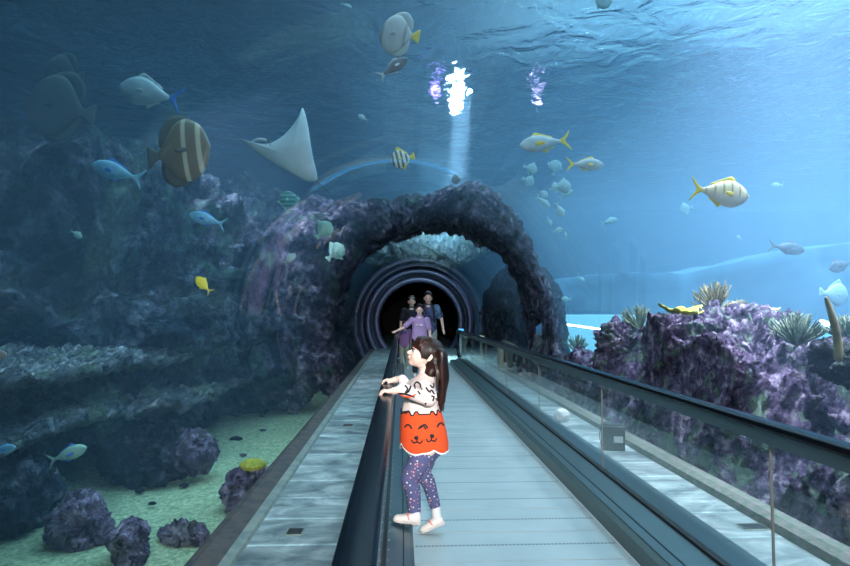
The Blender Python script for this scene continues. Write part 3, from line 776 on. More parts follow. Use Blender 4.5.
branch_coral(at(716, 311, 6.4), .30, M_coralb, 'brownish branching coral at the very top of the reef', seed=3, spread=1.2)
branch_coral(at(797, 345, 5.0), .26, M_coralg, 'dark fan-like coral on the right shoulder of the reef', seed=4, n=60)
branch_coral(at(846, 341, 4.8), .20, M_coralg, 'bushy green coral cut by the right edge of the frame', seed=5)
branch_coral(at(577, 352, 9.9), .26, M_coralg, 'small dark coral bush near the glowing window', seed=6, n=30)
def plate_coral(p, r, m, label, seed=0, tilt=(0, 0, 0), name='plate_coral'):
    rnd = random.Random(seed); pts = []
    for k in range(40):
        a = 2 * PI * k / 40; q = r * (1 + .16 * math.sin(3 * a + seed) + .10 * math.sin(7 * a) + rnd.uniform(-.04, .04)); pts.append((q * math.cos(a), q * .75 * math.sin(a)))
    bm = bmesh.new(); pillow(bm, pts, r * .13, lambda x, y, h: V((x, y, h + .6 * (x * x + y * y) / r * .5 + .012 * math.sin(x * 50) * math.cos(y * 40))), 7, c=(0, 0))
    tube(bm, [(0, 0, .0), (0, 0, -r * .3)], [r * .35, r * .2], 10)
    o = new_obj(name, bm, m); o.location = p; o.rotation_euler = tilt; tag(o, label, 'coral'); return o
plate_coral(at(681, 314, 6.05), .25, M_yellow, 'bright yellow plate coral near the top of the right reef', 1, (R(10), R(4), .3))
plate_coral(at(752, 311, 6.7), .26, M_coralb, 'pale brown plate coral behind the top of the reef', 3, (R(14), R(6), .3))
bm = bmesh.new(); tube(bm, spline([(0, 0, -.1), (.0, 0, .02), (-.03, .0, .18), (-.07, .01, .34)], 5), [.030] * 6 + [.028] * 4 + [.026, .024, .022, .02, .016, .012], 10)
for v in bm.verts: v.co += V((1, 1, 0)) * .006 * noise.noise(v.co * 50)
o = new_obj('tube_sponge', bm, M_coralb); o.location = at(838, 344, 4.1); tag(o, 'leaning brown tube sponge standing up at the right edge', 'sponge')
# crusty growths dotted over the reef slope (rounded knobs)
growth = bmesh.new(); ell(growth, (0, 0, 0), (1, 1, .7), sub=4)
for v in growth.verts: v.co += v.co.normalized() * (.25 * noise.noise(v.co * 2.2) + .14 * noise.noise(v.co * 6))
# ------------------------------------------------------------------ fish
def stripe_mat(name, base, band, freq, off, duty, axis='X', belly=None, soft=.08, xmin=None):
    m = bpy.data.materials.new(name); nt, out = nodes(m); L = nt.links
    b = nt.nodes.new('ShaderNodeBsdfPrincipled'); b.inputs['Roughness'].default_value = .4
    tc = nt.nodes.new('ShaderNodeTexCoord'); s = nt.nodes.new('ShaderNodeSeparateXYZ'); L.new(tc.outputs['Object'], s.inputs[0])
    def M(op, a, c=None):
        q = nt.nodes.new('ShaderNodeMath'); q.operation = op
        for i, x in enumerate((a, c)):
            if x is None: continue
            if isinstance(x, (int, float)): q.inputs[i].default_value = x
            else: L.new(x, q.inputs[i])
        return q.outputs[0]
    w = M('SINE', M('ADD', M('MULTIPLY', s.outputs[axis], freq), off))
    if xmin is not None: w = M('SUBTRACT', w, M('MULTIPLY', M('LESS_THAN', s.outputs[axis], xmin), 4.0))
    f = nt.nodes.new('ShaderNodeMapRange'); f.inputs['From Min'].default_value = duty - soft; f.inputs['From Max'].default_value = duty + soft; L.new(w, f.inputs['Value'])
    mx = nt.nodes.new('ShaderNodeMix'); mx.data_type = 'RGBA'; mx.inputs['A'].default_value = (*base, 1); mx.inputs['B'].default_value = (*band, 1); L.new(f.outputs[0], mx.inputs['Factor'])
    res = mx.outputs['Result']
    if belly:
        f2 = nt.nodes.new('ShaderNodeMapRange'); f2.inputs['From Min'].default_value = .03; f2.inputs['From Max'].default_value = -.08; L.new(s.outputs['Z'], f2.inputs['Value'])
        m2 = nt.nodes.new('ShaderNodeMix'); m2.data_type = 'RGBA'; L.new(res, m2.inputs['A']); m2.inputs['B'].default_value = (*belly, 1); L.new(f2.outputs[0], m2.inputs['Factor']); res = m2.outputs['Result']
    L.new(res, b.inputs['Base Color']); L.new(b.outputs[0], out.inputs['Surface']); MATS[name] = m; return m
MF_silver = mat('fish_silver', (.50, .66, .72), .35, c2=(.36, .52, .60), noise_scale=6)
MF_blue = mat('fish_blue', (.28, .62, .80), .4, c2=(.18, .48, .72), noise_scale=5)
MF_bluefin = mat('fin_blue', (.05, .22, .75), .5)
MF_bat = stripe_mat('batfish_bands', (.20, .19, .14), (.55, .56, .44), 29.0, PI / 2 - 29 * .14, .55, xmin=.03, soft=.25)
MF_batw = stripe_mat('batfish_white', (.55, .63, .65), (.28, .36, .40), 11.0, -3.2, .93)
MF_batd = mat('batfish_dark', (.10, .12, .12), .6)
MF_grey = mat('fish_grey', (.20, .24, .27), .5, c2=(.12, .16, .2), noise_scale=8)
MF_pale = mat('fish_pale', (.34, .56, .62), .5)
MF_yellow = mat('fish_yellow', (.95, .82, .05), .5)
MF_yfin = mat('fin_yellow', (.85, .72, .12), .5)
MF_wfin = mat('fin_white', (.50, .62, .64), .5)
MF_trev = stripe_mat('trevally_bars', (.86, .84, .60), (.38, .42, .30), 46.0, 0., .75, belly=(.9, .92, .86))
MF_zebra = stripe_mat('zebra_bars', (.75, .82, .70), (.10, .16, .18), 34.0, 0., .1)
MF_eye = mat('fish_eye', (.01, .01, .01), .2)
MF_teal = mat('fish_teal', (.35, .66, .58), .5, c2=(.5, .75, .6), noise_scale=5)
MF_green = stripe_mat('green_bars', (.30, .62, .55), (.12, .34, .34), 34.0, 0.5, .2)

# kind: height/width fractions of body along the length, tail kind, fins
FK = {
 'slim': dict(h=[.03, .11, .15, .165, .15, .11, .065, .03], w=.10, tail='fork', th=.17, dors=(.30, .78, .05), anal=(.55, .80, .045)),
 'mid':  dict(h=[.05, .15, .21, .225, .20, .15, .085, .035], w=.11, tail='fork', th=.19, dors=(.28, .80, .07), anal=(.58, .82, .07)),
 'deep': dict(h=[.10, .27, .36, .38, .35, .27, .15, .05], w=.12, tail='fan', th=.16, dors=(.30, .86, .14), anal=(.50, .86, .14)),
 'bat':  dict(h=[.13, .33, .43, .47, .45, .36, .20, .07], w=.13, tail='fan', th=.17, dors=(.30, .93, .26), anal=(.42, .93, .26)),
}
def make_fish(kind, mb, mf, mt, one=False):
    """returns dict of meshes in a frame: nose at +x .5, tail -x, up z, total length ~1"""
    K = FK[kind]; hs = K['h']; n = 28; seg = 18
    def H(t):
        x = t * (len(hs) - 1); i = min(int(x), len(hs) - 2); f = x - i
        p0, p1, p2, p3 = hs[max(i - 1, 0)], hs[i], hs[i + 1], hs[min(i + 2, len(hs) - 1)]
        return .5 * (2 * p1 + (p2 - p0) * f + (2 * p0 - 5 * p1 + 4 * p2 - p3) * f * f + (3 * p1 - p0 - 3 * p2 + p3) * f**3)
    L_ = .80
    body = bmesh.new(); rings = []
    for i in range(n + 1):
        t = i / n; k = 1.0 if t > .06 else math.sqrt(max(.02, t / .06))
        h = H(t) * k; w = min(h, K['w'] / 1.6 * math.sin(PI * min(1, (t * .93 + .07)))**.8 + .008)
        x = .5 - L_ * t
        rings.append([body.verts.new((x, w * math.cos(2 * PI * s / seg), h * math.sin(2 * PI * s / seg))) for s in range(seg)])
    for a, b_ in zip(rings, rings[1:]):
        for s in range(seg): body.faces.new((a[s], b_[s], b_[(s + 1) % seg], a[(s + 1) % seg]))
    body.faces.new(rings[0]); body.faces.new(rings[-1][::-1])
    bmesh.ops.recalc_face_normals(body, faces=body.faces[:])
    out = {}
    def finmesh(pts, th=.012, c=None):
        bm = bmesh.new(); pillow(bm, smooth_poly(pts, 4), th, lambda x, y, h: V((x, h, y)), 3, c=c, edge=.3); return bm
    th = K['th']; tx = .5 - L_
    if K['tail'] == 'fork': tail = finmesh([(tx + .03, .022), (tx - .06, .07), (tx - .19, th + .02), (tx - .15, th * .55), (tx - .09, 0), (tx - .15, -th * .55), (tx - .19, -th - .02), (tx - .06, -.07), (tx + .03, -.022)], c=(tx - .04, 0))
    else: tail = finmesh([(tx + .03, .045), (tx - .06, .09), (tx - .17, th), (tx - .19, 0), (tx - .17, -th), (tx - .06, -.09), (tx + .03, -.045)])
    a, b_, hh = K['dors']
    def strip(a, b_, hh, sgn):
        lo = [(.5 - L_ * t, sgn * (H(t) - .03)) for t in [a + (b_ - a) * k / 5 for k in range(6)]]
        if kind == 'bat': up = [(.5 - L_ * (a + (b_ - a) * f), sgn * (H(a + (b_ - a) * f) + hh * q)) for f, q in ((1.10, .35), (1.02, 1.0), (.7, .8), (.35, .30), (.1, .08))]
        else: up = [(.5 - L_ * (a + (b_ - a) * f), sgn * (H(a + (b_ - a) * f) + hh * q)) for f, q in ((1.05, .45), (.8, .45), (.5, .6), (.25, 1.0), (.1, .5))]
        return finmesh(lo + up)
    fins = [('dorsal_fin', strip(a, b_, hh, 1)), ('anal_fin', strip(*K['anal'], -1))]
    for s in (1, -1):
        bm = bmesh.new(); wv = K['w'] / 1.6
        pillow(bm, smooth_poly([(.22, .01), (.14, .035), (.04, .01), (.06, -.03), (.16, -.03)], 4), .008, lambda x, y, h: V((x, s * (wv * .92 + (.22 - x) * .45) + h, y - .02)), 3)
        fins.append(('pectoral_fin', bm))
    eyes = []
    for s in (1, -1):
        bm = bmesh.new(); t = .10; he = H(t)
        ell(bm, (.5 - L_ * t, s * (K['w'] / 1.6 * math.sin(PI * (t * .93 + .07))**.8 * .86), he * .25), (.018, .010, .018), sub=2); eyes.append(bm)
    parts = [('body', body, mb), ('tail_fin', tail, mt)] + [(a, q, mf) for a, q in fins] + [('eye', q, MF_eye) for q in eyes]
    return parts
def pose(o, loc, length, heading, roll=0.):
    """heading: world direction the nose points to; roll turns the back towards/away from the viewer"""
    x = V(heading).normalized(); up = V((0, 0, 1)); y = up.cross(x).normalized(); z = x.cross(y)
    Mx = Matrix((x, y, z)).transposed() @ Matrix.Rotation(roll, 3, 'X')
    o.matrix_world = Matrix.Translation(loc) @ Mx.to_4x4() @ Matrix.Scale(length, 4)
FISH_N = 0
def fish(kind, px0, py0, px1, py1, Y, mats, label, one=False, depth=0., roll=0., name='fish', group=None):
    """(px0,py0) tail end and (px1,py1) nose end as seen in the photo, at distance Y; depth: extra distance of the nose"""
    a, b_ = at(px0, py0, Y), at(px1, py1, Y + depth)
    c = (a + b_) / 2; L_ = (b_ - a).length
    mb, mf, mt = mats
    if one:
        o = None; bm = bmesh.new()
        for nm, q, m_ in make_fish(kind, mb, mf, mt):
            if nm == 'eye': q.free(); continue
            me = bpy.data.meshes.new('t'); q.to_mesh(me); q.free(); bm.from_mesh(me); bpy.data.meshes.remove(me)
        o = new_obj(name, bm, mb)
    else:
        o = empty(name, (0, 0, 0))
        for nm, q, m_ in make_fish(kind, mb, mf, mt): new_obj(nm, q, m_, o)
    pose(o, c, L_, b_ - a, roll); tag(o, label, 'fish', group)
    return o
S3 = (MF_silver, MF_wfin, MF_wfin); B3 = (MF_blue, MF_bluefin, MF_blue); P3 = (MF_pale, MF_pale, MF_pale)
fish('mid', 182, 101, 119, 86, 5.0, (MF_silver, MF_wfin, MF_bluefin), 'silver-white fish with forked tail, highest of the fish at upper left')
fish('slim', 144, 180, 91, 164, 5.2, B3, 'light blue fish left of the big banded batfish')
fish('slim', 226, 225, 189, 214, 5.6, B3, 'light blue fish below and right of the big banded batfish')
fish('bat', 147, 158, 210, 146, 4.6, (MF_bat, MF_batd, MF_batd), 'large dark banded batfish at upper left', name='batfish', depth=-.1)
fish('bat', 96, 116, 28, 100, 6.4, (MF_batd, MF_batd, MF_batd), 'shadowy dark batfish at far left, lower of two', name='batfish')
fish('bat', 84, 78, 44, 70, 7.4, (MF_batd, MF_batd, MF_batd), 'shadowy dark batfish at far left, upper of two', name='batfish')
fish('mid', 211, 293, 196, 277, 4.8, (MF_yellow, MF_yfin, MF_yfin), 'small bright yellow fish in the open water at left')
fish('deep', 288, 214, 288, 191, 7.5, (MF_green, MF_teal, MF_teal), 'green barred round fish below the ray')
fish('deep', 316, 238, 331, 223, 8.0, (MF_teal, MF_teal, MF_teal), 'pale green round fish against the left arch rock')
fish('mid', 283, 264, 296, 254, 7.0, (MF_wfin, MF_wfin, MF_wfin), 'small chalk-white fish in front of the left arch rock')
fish('deep', 327, 260, 343, 245, 10.2, (MF_teal, MF_teal, MF_teal), 'pale green fish nearest the left edge of the arch opening', one=True)
fish('bat', 420, 37, 380, 33, 4.8, (MF_batw, MF_wfin, MF_yfin), 'large white batfish at the top left of centre', name='batfish', depth=.1)
fish('slim', 378, 78, 408, 58, 4.7, (MF_grey, MF_wfin, MF_wfin), 'silver-grey fish right below the white batfish')
fish('deep', 415, 156, 391, 161, 6.5, (MF_zebra, MF_yfin, MF_yfin), 'small dark-striped fish left of the bright glare')
fish('mid', 368, 121, 358, 115, 6.2, P3, 'tiny pale fish above the small striped one', one=True)
fish('deep', 463, 180, 451, 180, 9.0, (MF_grey, MF_grey, MF_grey), 'small dark round fish above the crest of the arch', one=True)
fish('slim', 571, 140, 519, 146, 6.0, (MF_silver, MF_yfin, MF_yfin), 'slender silver fish with yellow tail facing left, upper right of centre')
fish('slim', 566, 164, 604, 165, 6.0, (MF_silver, MF_yfin, MF_yfin), 'slender silver fish with yellow tail facing right, right of the left-facing one')
fish('mid', 690, 188, 749, 197, 4.6, (MF_trev, MF_yfin, MF_yfin), 'yellow-finned barred fish at right, nearest and brightest there')
G = 'pale fish shoaling right of centre'
for (x0, y0, x1, y1, Y, kd, lab) in [
    (523, 166, 537, 171, 8, 'deep', 'pale round fish of the shoal, highest and leftmost'), (522, 178, 534, 183, 9, 'deep', 'pale round fish of the shoal just below the highest one'),
    (553, 176, 557, 160, 9, 'deep', 'pale upright fish between the shoal and the right-facing silver fish'), (549, 190, 560, 186, 9, 'deep', 'pale fish at the left of the biggest round one of the shoal'),
    (553, 188, 571, 186, 7.5, 'deep', 'biggest pale round fish of the shoal'), (559, 199, 573, 190, 8.5, 'slim', 'slim pale fish under the biggest round one of the shoal'),
    (541, 199, 546, 191, 8.5, 'deep', 'small bright pale fish in the lower left of the shoal'), (536, 196, 550, 207, 8.5, 'slim', 'slim pale fish slanting down in the lower left of the shoal'),
    (556, 202, 563, 217, 8, 'mid', 'pale fish pointing down in the middle bottom of the shoal'), (547, 216, 551, 226, 10, 'mid', 'faint small fish below the shoal'),
    (552, 232, 563, 229, 9, 'mid', 'greenish pale fish below the shoal pointing right'), (566, 240, 565, 231, 9, 'slim', 'tiny bright upright fish lowest below the shoal')]:
    fish(kd, x0, y0, x1, y1, Y, P3, lab, one=True, group=G)
fish('slim', 768, 245, 805, 251, 8.5, (MF_grey, MF_grey, MF_grey), 'faint dark slender fish in front of the far terrace at right')
fish('deep', 819, 292, 848, 296, 7.5, (MF_pale, MF_pale, MF_pale), 'pale green fish low at the right edge')
fish('mid', 854, 262, 829, 269, 8.5, (MF_grey, MF_grey, MF_grey), 'dark fish at the right edge above the pale green one')
G = 'faint far fish in the open water at right'
for x0, y0, x1, y1, Y, kd, lab in [(693, 207, 680, 210, 11, 'deep', 'faint pale fish left below the barred yellow-finned fish'), (784, 185, 771, 185, 10, 'slim', 'faint greenish fish right of the barred yellow-finned fish'),
    (600, 224, 618, 219, 11, 'slim', 'faint slender fish right below the shoal'), (577, 276, 585, 281, 12, 'slim', 'tiny pale fish high above the light tube'), (572, 299, 561, 299, 12, 'mid', 'small pale fish just above the lit window'), (742, 239, 736, 236, 12, 'mid', 'tiny speck-like fish over the far terrace')]:
    fish(kd, x0, y0, x1, y1, Y, P3, lab, one=True, group=G)
fish('mid', -14, 355, 7, 355, 4.2, (mat('fish_pink', (.62, .42, .36), .5), MF_wfin, MF_wfin), 'pinkish fish nose poking in at the left edge')
fish('slim', 47, 462, 87, 447, 5.4, (MF_teal, MF_bluefin, MF_teal), 'teal-blue fish swimming low over the sand under the ledge')
fish('slim', -12, 452, 16, 447, 4.4, (MF_blue, MF_bluefin, MF_bluefin), 'blue fish at the left edge beneath the ledge')
fish('mid', 70, 230, 82, 238, 7.0, (MF_teal, MF_teal, MF_teal), 'small teal fish against the dark slope at left', one=True)
fish('deep', 590, -6, 612, 4, 5.5, P3, 'pale fish cut off by the top edge right of centre', one=True)
fish('slim', 340, 3, 352, 8, 6.0, P3, 'tiny pale fish by the top edge left of the white batfish', one=True)

# eagle ray seen from below
def ray():
    Y = 5.25
    out_px = [(238, 138), (246, 140), (258, 143), (270, 143), (282, 136), (292, 124), (298, 112), (300, 105), (303, 110), (307, 124), (310, 140), (313, 158), (317, 178), (308, 181), (296, 176), (282, 168), (266, 159), (252, 149)]
    c = at(287, 150, Y)
    ex = (at(300, 150, Y) - at(286, 150, Y)).normalized(); ez = V((0, 0, 1)); s = Y / F
    pts = smooth_poly([((x - 287) * s, -(y - 150) * s) for x, y in out_px], 5)
    e = empty('eagle_ray', c, 'white-bellied ray gliding with one pointed wing raised, upper left of the arch', 'ray')
    e.rotation_euler = (R(8), 0, 0)
    mw = mat('ray_belly', (.48, .66, .72), .5, c2=(.38, .56, .64), noise_scale=3); mtop = mat('ray_back', (.10, .13, .16), .6)
    def fn(x, y, h):
        bend = .55 * (max(0, y) ** 1.5) + .25 * max(0, -x - .1)
        return V((x, bend + h * 1.0, y))
    bm = bmesh.new(); pillow(bm, pts, .085, fn, 9, c=(.05, -.06), edge=.05)
    bd = new_obj('body_disc', bm, mw, e); bd.data.materials.append(mtop)
    for f in bd.data.polygons:
        if f.normal.y > .25: f.material_index = 1
    for k in range(4):
        bm = bmesh.new(); x = -.29 + k * .045
        tube(bm, [fn(x, .095 - k * .004, -.012), fn(x + .008, .065 - k * .01, -.03)], [.006, .003], 6); new_obj('gill_slit', bm, MF_grey, e)
    bm = bmesh.new(); tube(bm, spline([fn(-.33, .085, 0), fn(-.27, .105, 0), fn(-.21, .095, 0)], 4), .014, 8); new_obj('snout', bm, mw, e)
    bm = bmesh.new(); tube(bm, spline([fn(.20, -.20, 0), fn(.28, -.30, 0) + V((0, .25, 0)), fn(.33, -.36, 0) + V((0, .7, 0))], 5), [.016 - .0013 * k for k in range(11)], 8); new_obj('tail', bm, mtop, e)
ray()
# ------------------------------------------------------------------ the child on the walkway
M_skin = mat('skin', (.86, .58, .47), .5, spec=.3)
M_skin.node_tree.nodes['Principled BSDF'].inputs['Subsurface Weight'].default_value = .08
M_skin.node_tree.nodes['Principled BSDF'].inputs['Subsurface Radius'].default_value = (.02, .008, .004)
M_hair = mat('dark_hair', (.010, .007, .007), .42, spec=.35, c2=(.045, .013, .008), noise_scale=7)
M_lips = mat('lips', (.68, .22, .20), .4)
M_sweat = mat('cream_knit', (.84, .66, .60), .85, bump=.15, bump_scale=300)
M_orange = mat('orange_knit', (.86, .085, .014), .9, bump=.15, bump_scale=300)
M_blackyarn = mat('black_yarn', (.012, .012, .015), .8)
M_whitetrim = mat('white_trim', (.85, .82, .78), .8)
M_shoe = mat('shoe_cream', (.82, .72, .66), .6)
M_sole = mat('shoe_sole', (.70, .62, .56), .7)
M_shoedet = mat('shoe_detail', (.80, .25, .20), .6)
M_sock = mat('white_sock', (.8, .76, .75), .8)
M_nail = mat('red_nails', (.75, .05, .06), .3)
def legging_mat():
    m = bpy.data.materials.new('dotted_leggings'); nt, out = nodes(m); L = nt.links
    b = nt.nodes.new('ShaderNodeBsdfPrincipled'); b.inputs['Roughness'].default_value = .85
    tc = nt.nodes.new('ShaderNodeTexCoord'); v = nt.nodes.new('ShaderNodeTexVoronoi'); v.inputs['Scale'].default_value = 50; v.inputs['Randomness'].default_value = .65
    L.new(tc.outputs['Object'], v.inputs['Vector'])
    lt = nt.nodes.new('ShaderNodeMath'); lt.operation = 'LESS_THAN'; lt.inputs[1].default_value = .25; L.new(v.outputs['Distance'], lt.inputs[0])
    r = nt.nodes.new('ShaderNodeValToRGB'); r.color_ramp.interpolation = 'CONSTANT'; r.color_ramp.elements[0].color = (.85, .80, .78, 1); r.color_ramp.elements[1].color = (.85, .30, .28, 1); r.color_ramp.elements[1].position = .55
    L.new(v.outputs['Color'], r.inputs['Fac'])
    mx = nt.nodes.new('ShaderNodeMix'); mx.data_type = 'RGBA'; mx.inputs['A'].default_value = (.095, .10, .22, 1); L.new(r.outputs['Color'], mx.inputs['B']); L.new(lt.outputs[0], mx.inputs['Factor'])
    L.new(mx.outputs['Result'], b.inputs['Base Color']); L.new(b.outputs[0], out.inputs['Surface']); return m
M_legg = legging_mat()

GY = 3.35                                     # distance of the child's mid-plane
S = GY / F
def g(px, py, dy=0.):                        # point on / around the child's mid-plane, dy>0 is away from the camera
    p = at(px, py, GY); p.y = GY + dy; return p
girl = empty('person', (at(430, 528, GY).x, GY, 0), 'small child in cream sweater with orange bear faces and dotted leggings, holding the left handrail', 'person')
GP = []
def gpart(o): GP.append(o); return o

# head frame: f forward (towards the left, tilted up), u up, s towards the camera
hc = g(424.5, 354.5)
tilt = R(20); turn = R(8)
f = V((-math.cos(tilt) * math.cos(turn), -math.sin(turn), math.sin(tilt))).normalized()
u = V((math.sin(tilt), 0, math.cos(tilt))); u = (u - f * u.dot(f)).normalized(); s = f.cross(u) * -1
if s.y > 0: s = -s
HR = Matrix((f, s, u)).transposed()
def H(a, b_, c): return hc + f * a + s * b_ + u * c
def hell(bm, c, r, sub=3): ell(bm, H(*c), r, HR, sub)
bm = bmesh.new()
hell(bm, (-.012, 0, .018), (.086, .074, .082), 4)          # cranium
hell(bm, (.030, 0, -.022), (.053, .060, .062), 4)          # face
hell(bm, (.046, .026, -.030), (.030, .028, .028)); hell(bm, (.046, -.026, -.030), (.030, .028, .028))   # cheeks
hell(bm, (.050, 0, -.066), (.026, .028, .020))             # chin
hell(bm, (.010, 0, -.056), (.046, .046, .028))             # jaw
hell(bm, (.062, 0, .022), (.022, .040, .026))              # brow
tube(bm, [H(.078, 0, .002), H(.088, 0, -.012), H(.094, 0, -.021)], [.006, .008, .009], 10)   # nose
hell(bm, (.088, .007, -.024), (.007, .006, .005)); hell(bm, (.088, -.007, -.024), (.007, .006, .005))
hell(bm, (.080, 0, -.040), (.011, .017, .006)); hell(bm, (.077, 0, -.049), (.010, .014, .006))           # lips
for q in (1, -1):
    tube(bm, [H(-.012, q * .070, .010), H(-.022, q * .078, .016), H(-.030, q * .080, .004), H(-.026, q * .079, -.014), H(-.014, q * .073, -.024)], [.006, .007, .007, .006, .007], 8)
    hell(bm, (-.018, q * .072, -.005), (.012, .008, .020))
nb = g(427, 377)                                            # base of the neck
tube(bm, [H(-.02, 0, -.04), (H(-.02, 0, -.06) + nb) / 2, nb, nb + V((0, 0, -.04))], [.040, .036, .040, .05], 16)
# hands and forearms
def hand(bm, wrist, palm_c, dirn, across, up, k=1.0, curl=.35, nails=None, thumb_side=1):
    d = V(dirn).normalized(); a = V(across); a = (a - d * a.dot(d)).normalized(); n = d.cross(a)
    if n.z < 0: n = -n
    M3 = Matrix((d, a, n)).transposed()
    ell(bm, palm_c, (.030 * k, .026 * k, .0115 * k), M3, 3)
    tube(bm, [wrist, V(palm_c) - d * .012 * k], [.0165 * k, .018 * k], 12)
    for i, (o_, l_, r_) in enumerate([(-.0195, .036, .0062), (-.0068, .042, .0066), (.0062, .040, .0064), (.0185, .031, .0057)]):
        b0 = V(palm_c) + d * .018 * k + a * o_ * k
        b1 = V(palm_c) + d * .030 * k + a * o_ * 1.08 * k + n * .004 * k
        c1 = (d * math.cos(curl) - n * math.sin(curl)); c2 = (d * math.cos(curl * 2.4) - n * math.sin(curl * 2.4)); c3 = (d * math.cos(curl * 3.4) - n * math.sin(curl * 3.4))
        p1 = b1 + c1 * l_ * .42 * k; p2 = p1 + c2 * l_ * .32 * k; p3 = p2 + c3 * l_ * .24 * k
        tube(bm, [b0, b1, p1, p2, p3], [r_ * 1.1 * k, r_ * 1.05 * k, r_ * k, r_ * .92 * k, r_ * .78 * k], 8)
        if nails is not None: nails.append((p3 + n * r_ * .55 * k + c3 * .001, M3, r_ * k))
    t0 = V(palm_c) - d * .014 * k + a * thumb_side * .018 * k; t1 = t0 + (d * .6 + a * thumb_side * .8).normalized() * .020 * k - n * .004; t2 = t1 + (d * .9 + a * thumb_side * .25).normalized() * .018 * k - n * .006; 
    tube(bm, [t0, t1, t2], [.0095 * k, .008 * k, .006 * k], 8)
nails = []
w1 = V((.000, GY - .25, .922))
pc1 = V((GL + .030, GY - .262, .909)); hand(bm, w1, pc1, (-1, -.10, -.02), (.1, -1, 0), None, 1.14, .42, nails, -1)
w2 = V((.004, GY + .215, .925))
pc2 = V((GL + .028, GY + .235, .909)); hand(bm, w2, pc2, (-1, .12, -.02), (.1, 1, 0), None, 1.14, .42, nails, -1)
SH1, EL1 = g(424, 384, -.105), g(428, 395, -.17)
SH2, EL2 = g(421, 384, .10), g(408, 393, .18)
tube(bm, [SH1, EL1, w1], [.028, .023, .017], 12); tube(bm, [SH2, EL2, w2], [.028, .023, .017], 12)
# trunk and legs under the clothes
tube(bm, [nb, g(422, 392), g(422, 418), g(425, 441)], [.05, .082, .078, .085], 20)
HP1, KN1, AN1 = g(426, 444, -.06), g(409.5, 474.5, -.075), g(414.5, 511.5, -.07)
HP2, KN2, AN2 = g(429, 444, .06), g(423.5, 477, .08), g(435.5, 506, .16)
tube(bm, [HP1, KN1, AN1, AN1 + V((.0, 0, -.03))], [.068, .043, .026, .026], 16)
tube(bm, [HP2, KN2, AN2, AN2 + V((.005, 0, -.02))], [.068, .043, .026, .026], 16)
body = gpart(fused('body', bm, M_skin, girl, .0034, 3))

def place_small(name, bm, m): return gpart(new_obj(name, bm, m, girl))
bm = bmesh.new(); hell(bm, (.0825, .0, -.0405), (.0105, .0155, .0050)); hell(bm, (.0795, 0, -.0495), (.0098, .0130, .0052)); place_small('lips', bm, M_lips)
for q in (1, -1):
    bm = bmesh.new(); hell(bm, (.070, q * .030, .002), (.010, .012, .0085)); e_ = place_small('eye', bm, M_whitetrim)
    bm = bmesh.new(); hell(bm, (.0755, q * .0315, .0025), (.0070, .0088, .0076)); place_small('iris', bm, M_blackyarn)
    bm = bmesh.new(); tube(bm, spline([H(.0835, q * .020, .006), H(.082, q * .030, .0125), H(.072, q * .042, .009)], 4), .0022, 6); place_small('eyelashes', bm, M_blackyarn)
    bm = bmesh.new(); tube(bm, spline([H(.087, q * .016, .022), H(.082, q * .030, .027), H(.068, q * .045, .023)], 4), .0024, 6); place_small('eyebrow', bm, M_hair)
bm = bmesh.new()
for p_, M3, r_ in nails: ell(bm, p_, (r_ * .9, r_ * .75, r_ * .45), M3, 2)
o = place_small('fingernails', bm, M_nail); o['kind'] = 'stuff'; o['label'] = 'red painted fingernails'

# hair: cap with a fringe and a long fall down the back
rnd = random.Random(3)
bm = bmesh.new()
hell(bm, (-.020, 0, .030), (.092, .084, .080), 4)
hell(bm, (-.060, 0, -.002), (.064, .084, .090), 4)
ell(bm, g(440, 366), (.034, .078, .070), None, 4)
hell(bm, (.038, 0, .066), (.040, .062, .026), 3)
hell(bm, (-.074, 0, -.035), (.050, .084, .085), 4)
hell(bm, (-.060, 0, -.085), (.040, .080, .070), 4)
def hp(px, py, dy): return g(px, py, dy)
for k in range(26):                              # fall of hair, thick strands merged into one mass
    t = k / 25; dy = -.085 + .17 * t; top = H(-.055 - .02 * math.sin(PI * t), -(dy) * .8, .03)
    x_mid = 441 + 3.2 * math.sin(PI * t) + rnd.uniform(-1, 1); x_end = 439.5 + rnd.uniform(-2.6, 3.2); y_end = 404 + rnd.uniform(-8, 7)
    tube(bm, spline([top, hp(440.5 + 2.5 * math.sin(PI * t), 352, dy), hp(x_mid, 364, dy), hp(x_mid + 1.2, 382, dy * .85), hp(x_end + .5, 398, dy * .6), hp(x_end, y_end, dy * .45)], 5), [.024 - .0180 * (i / 25)**1.5 for i in range(26)], 8)
for k in range(3):                               # lock beside the ear towards the front shoulder
    tube(bm, spline([H(-.045 - .008 * k, .066, .03), H(-.055 - .006 * k, .076, -.02), hp(435.5 + k * .8, 372, -.088), hp(436 + k * .5, 388 + k, -.080)], 5), [.010 - .0004 * i for i in range(16)], 7)
for k in range(13):                              # fringe
    q = -.066 + .132 * k / 12
    tube(bm, spline([H(.010, q * .8, .098), H(.055, q, .078), H(.082 - abs(q) * .35, q * 1.02, .048), H(.088 - abs(q) * .5, q * 1.02, .022)], 5), [.013 - .0005 * i for i in range(16)], 7)
for q in (1, -1):
    for k in range(5):
        tube(bm, spline([H(.03 - k * .006, q * .060, .075), H(.045 - k * .01, q * .074, .04), H(.036 - k * .010, q * .078, .006), H(.024 - k * .008, q * .076, -.018)], 5), [.010 - .0004 * i for i in range(16)], 7)
hair = gpart(fused('hair', bm, M_hair, girl, .0045, 1))
bm = bmesh.new()
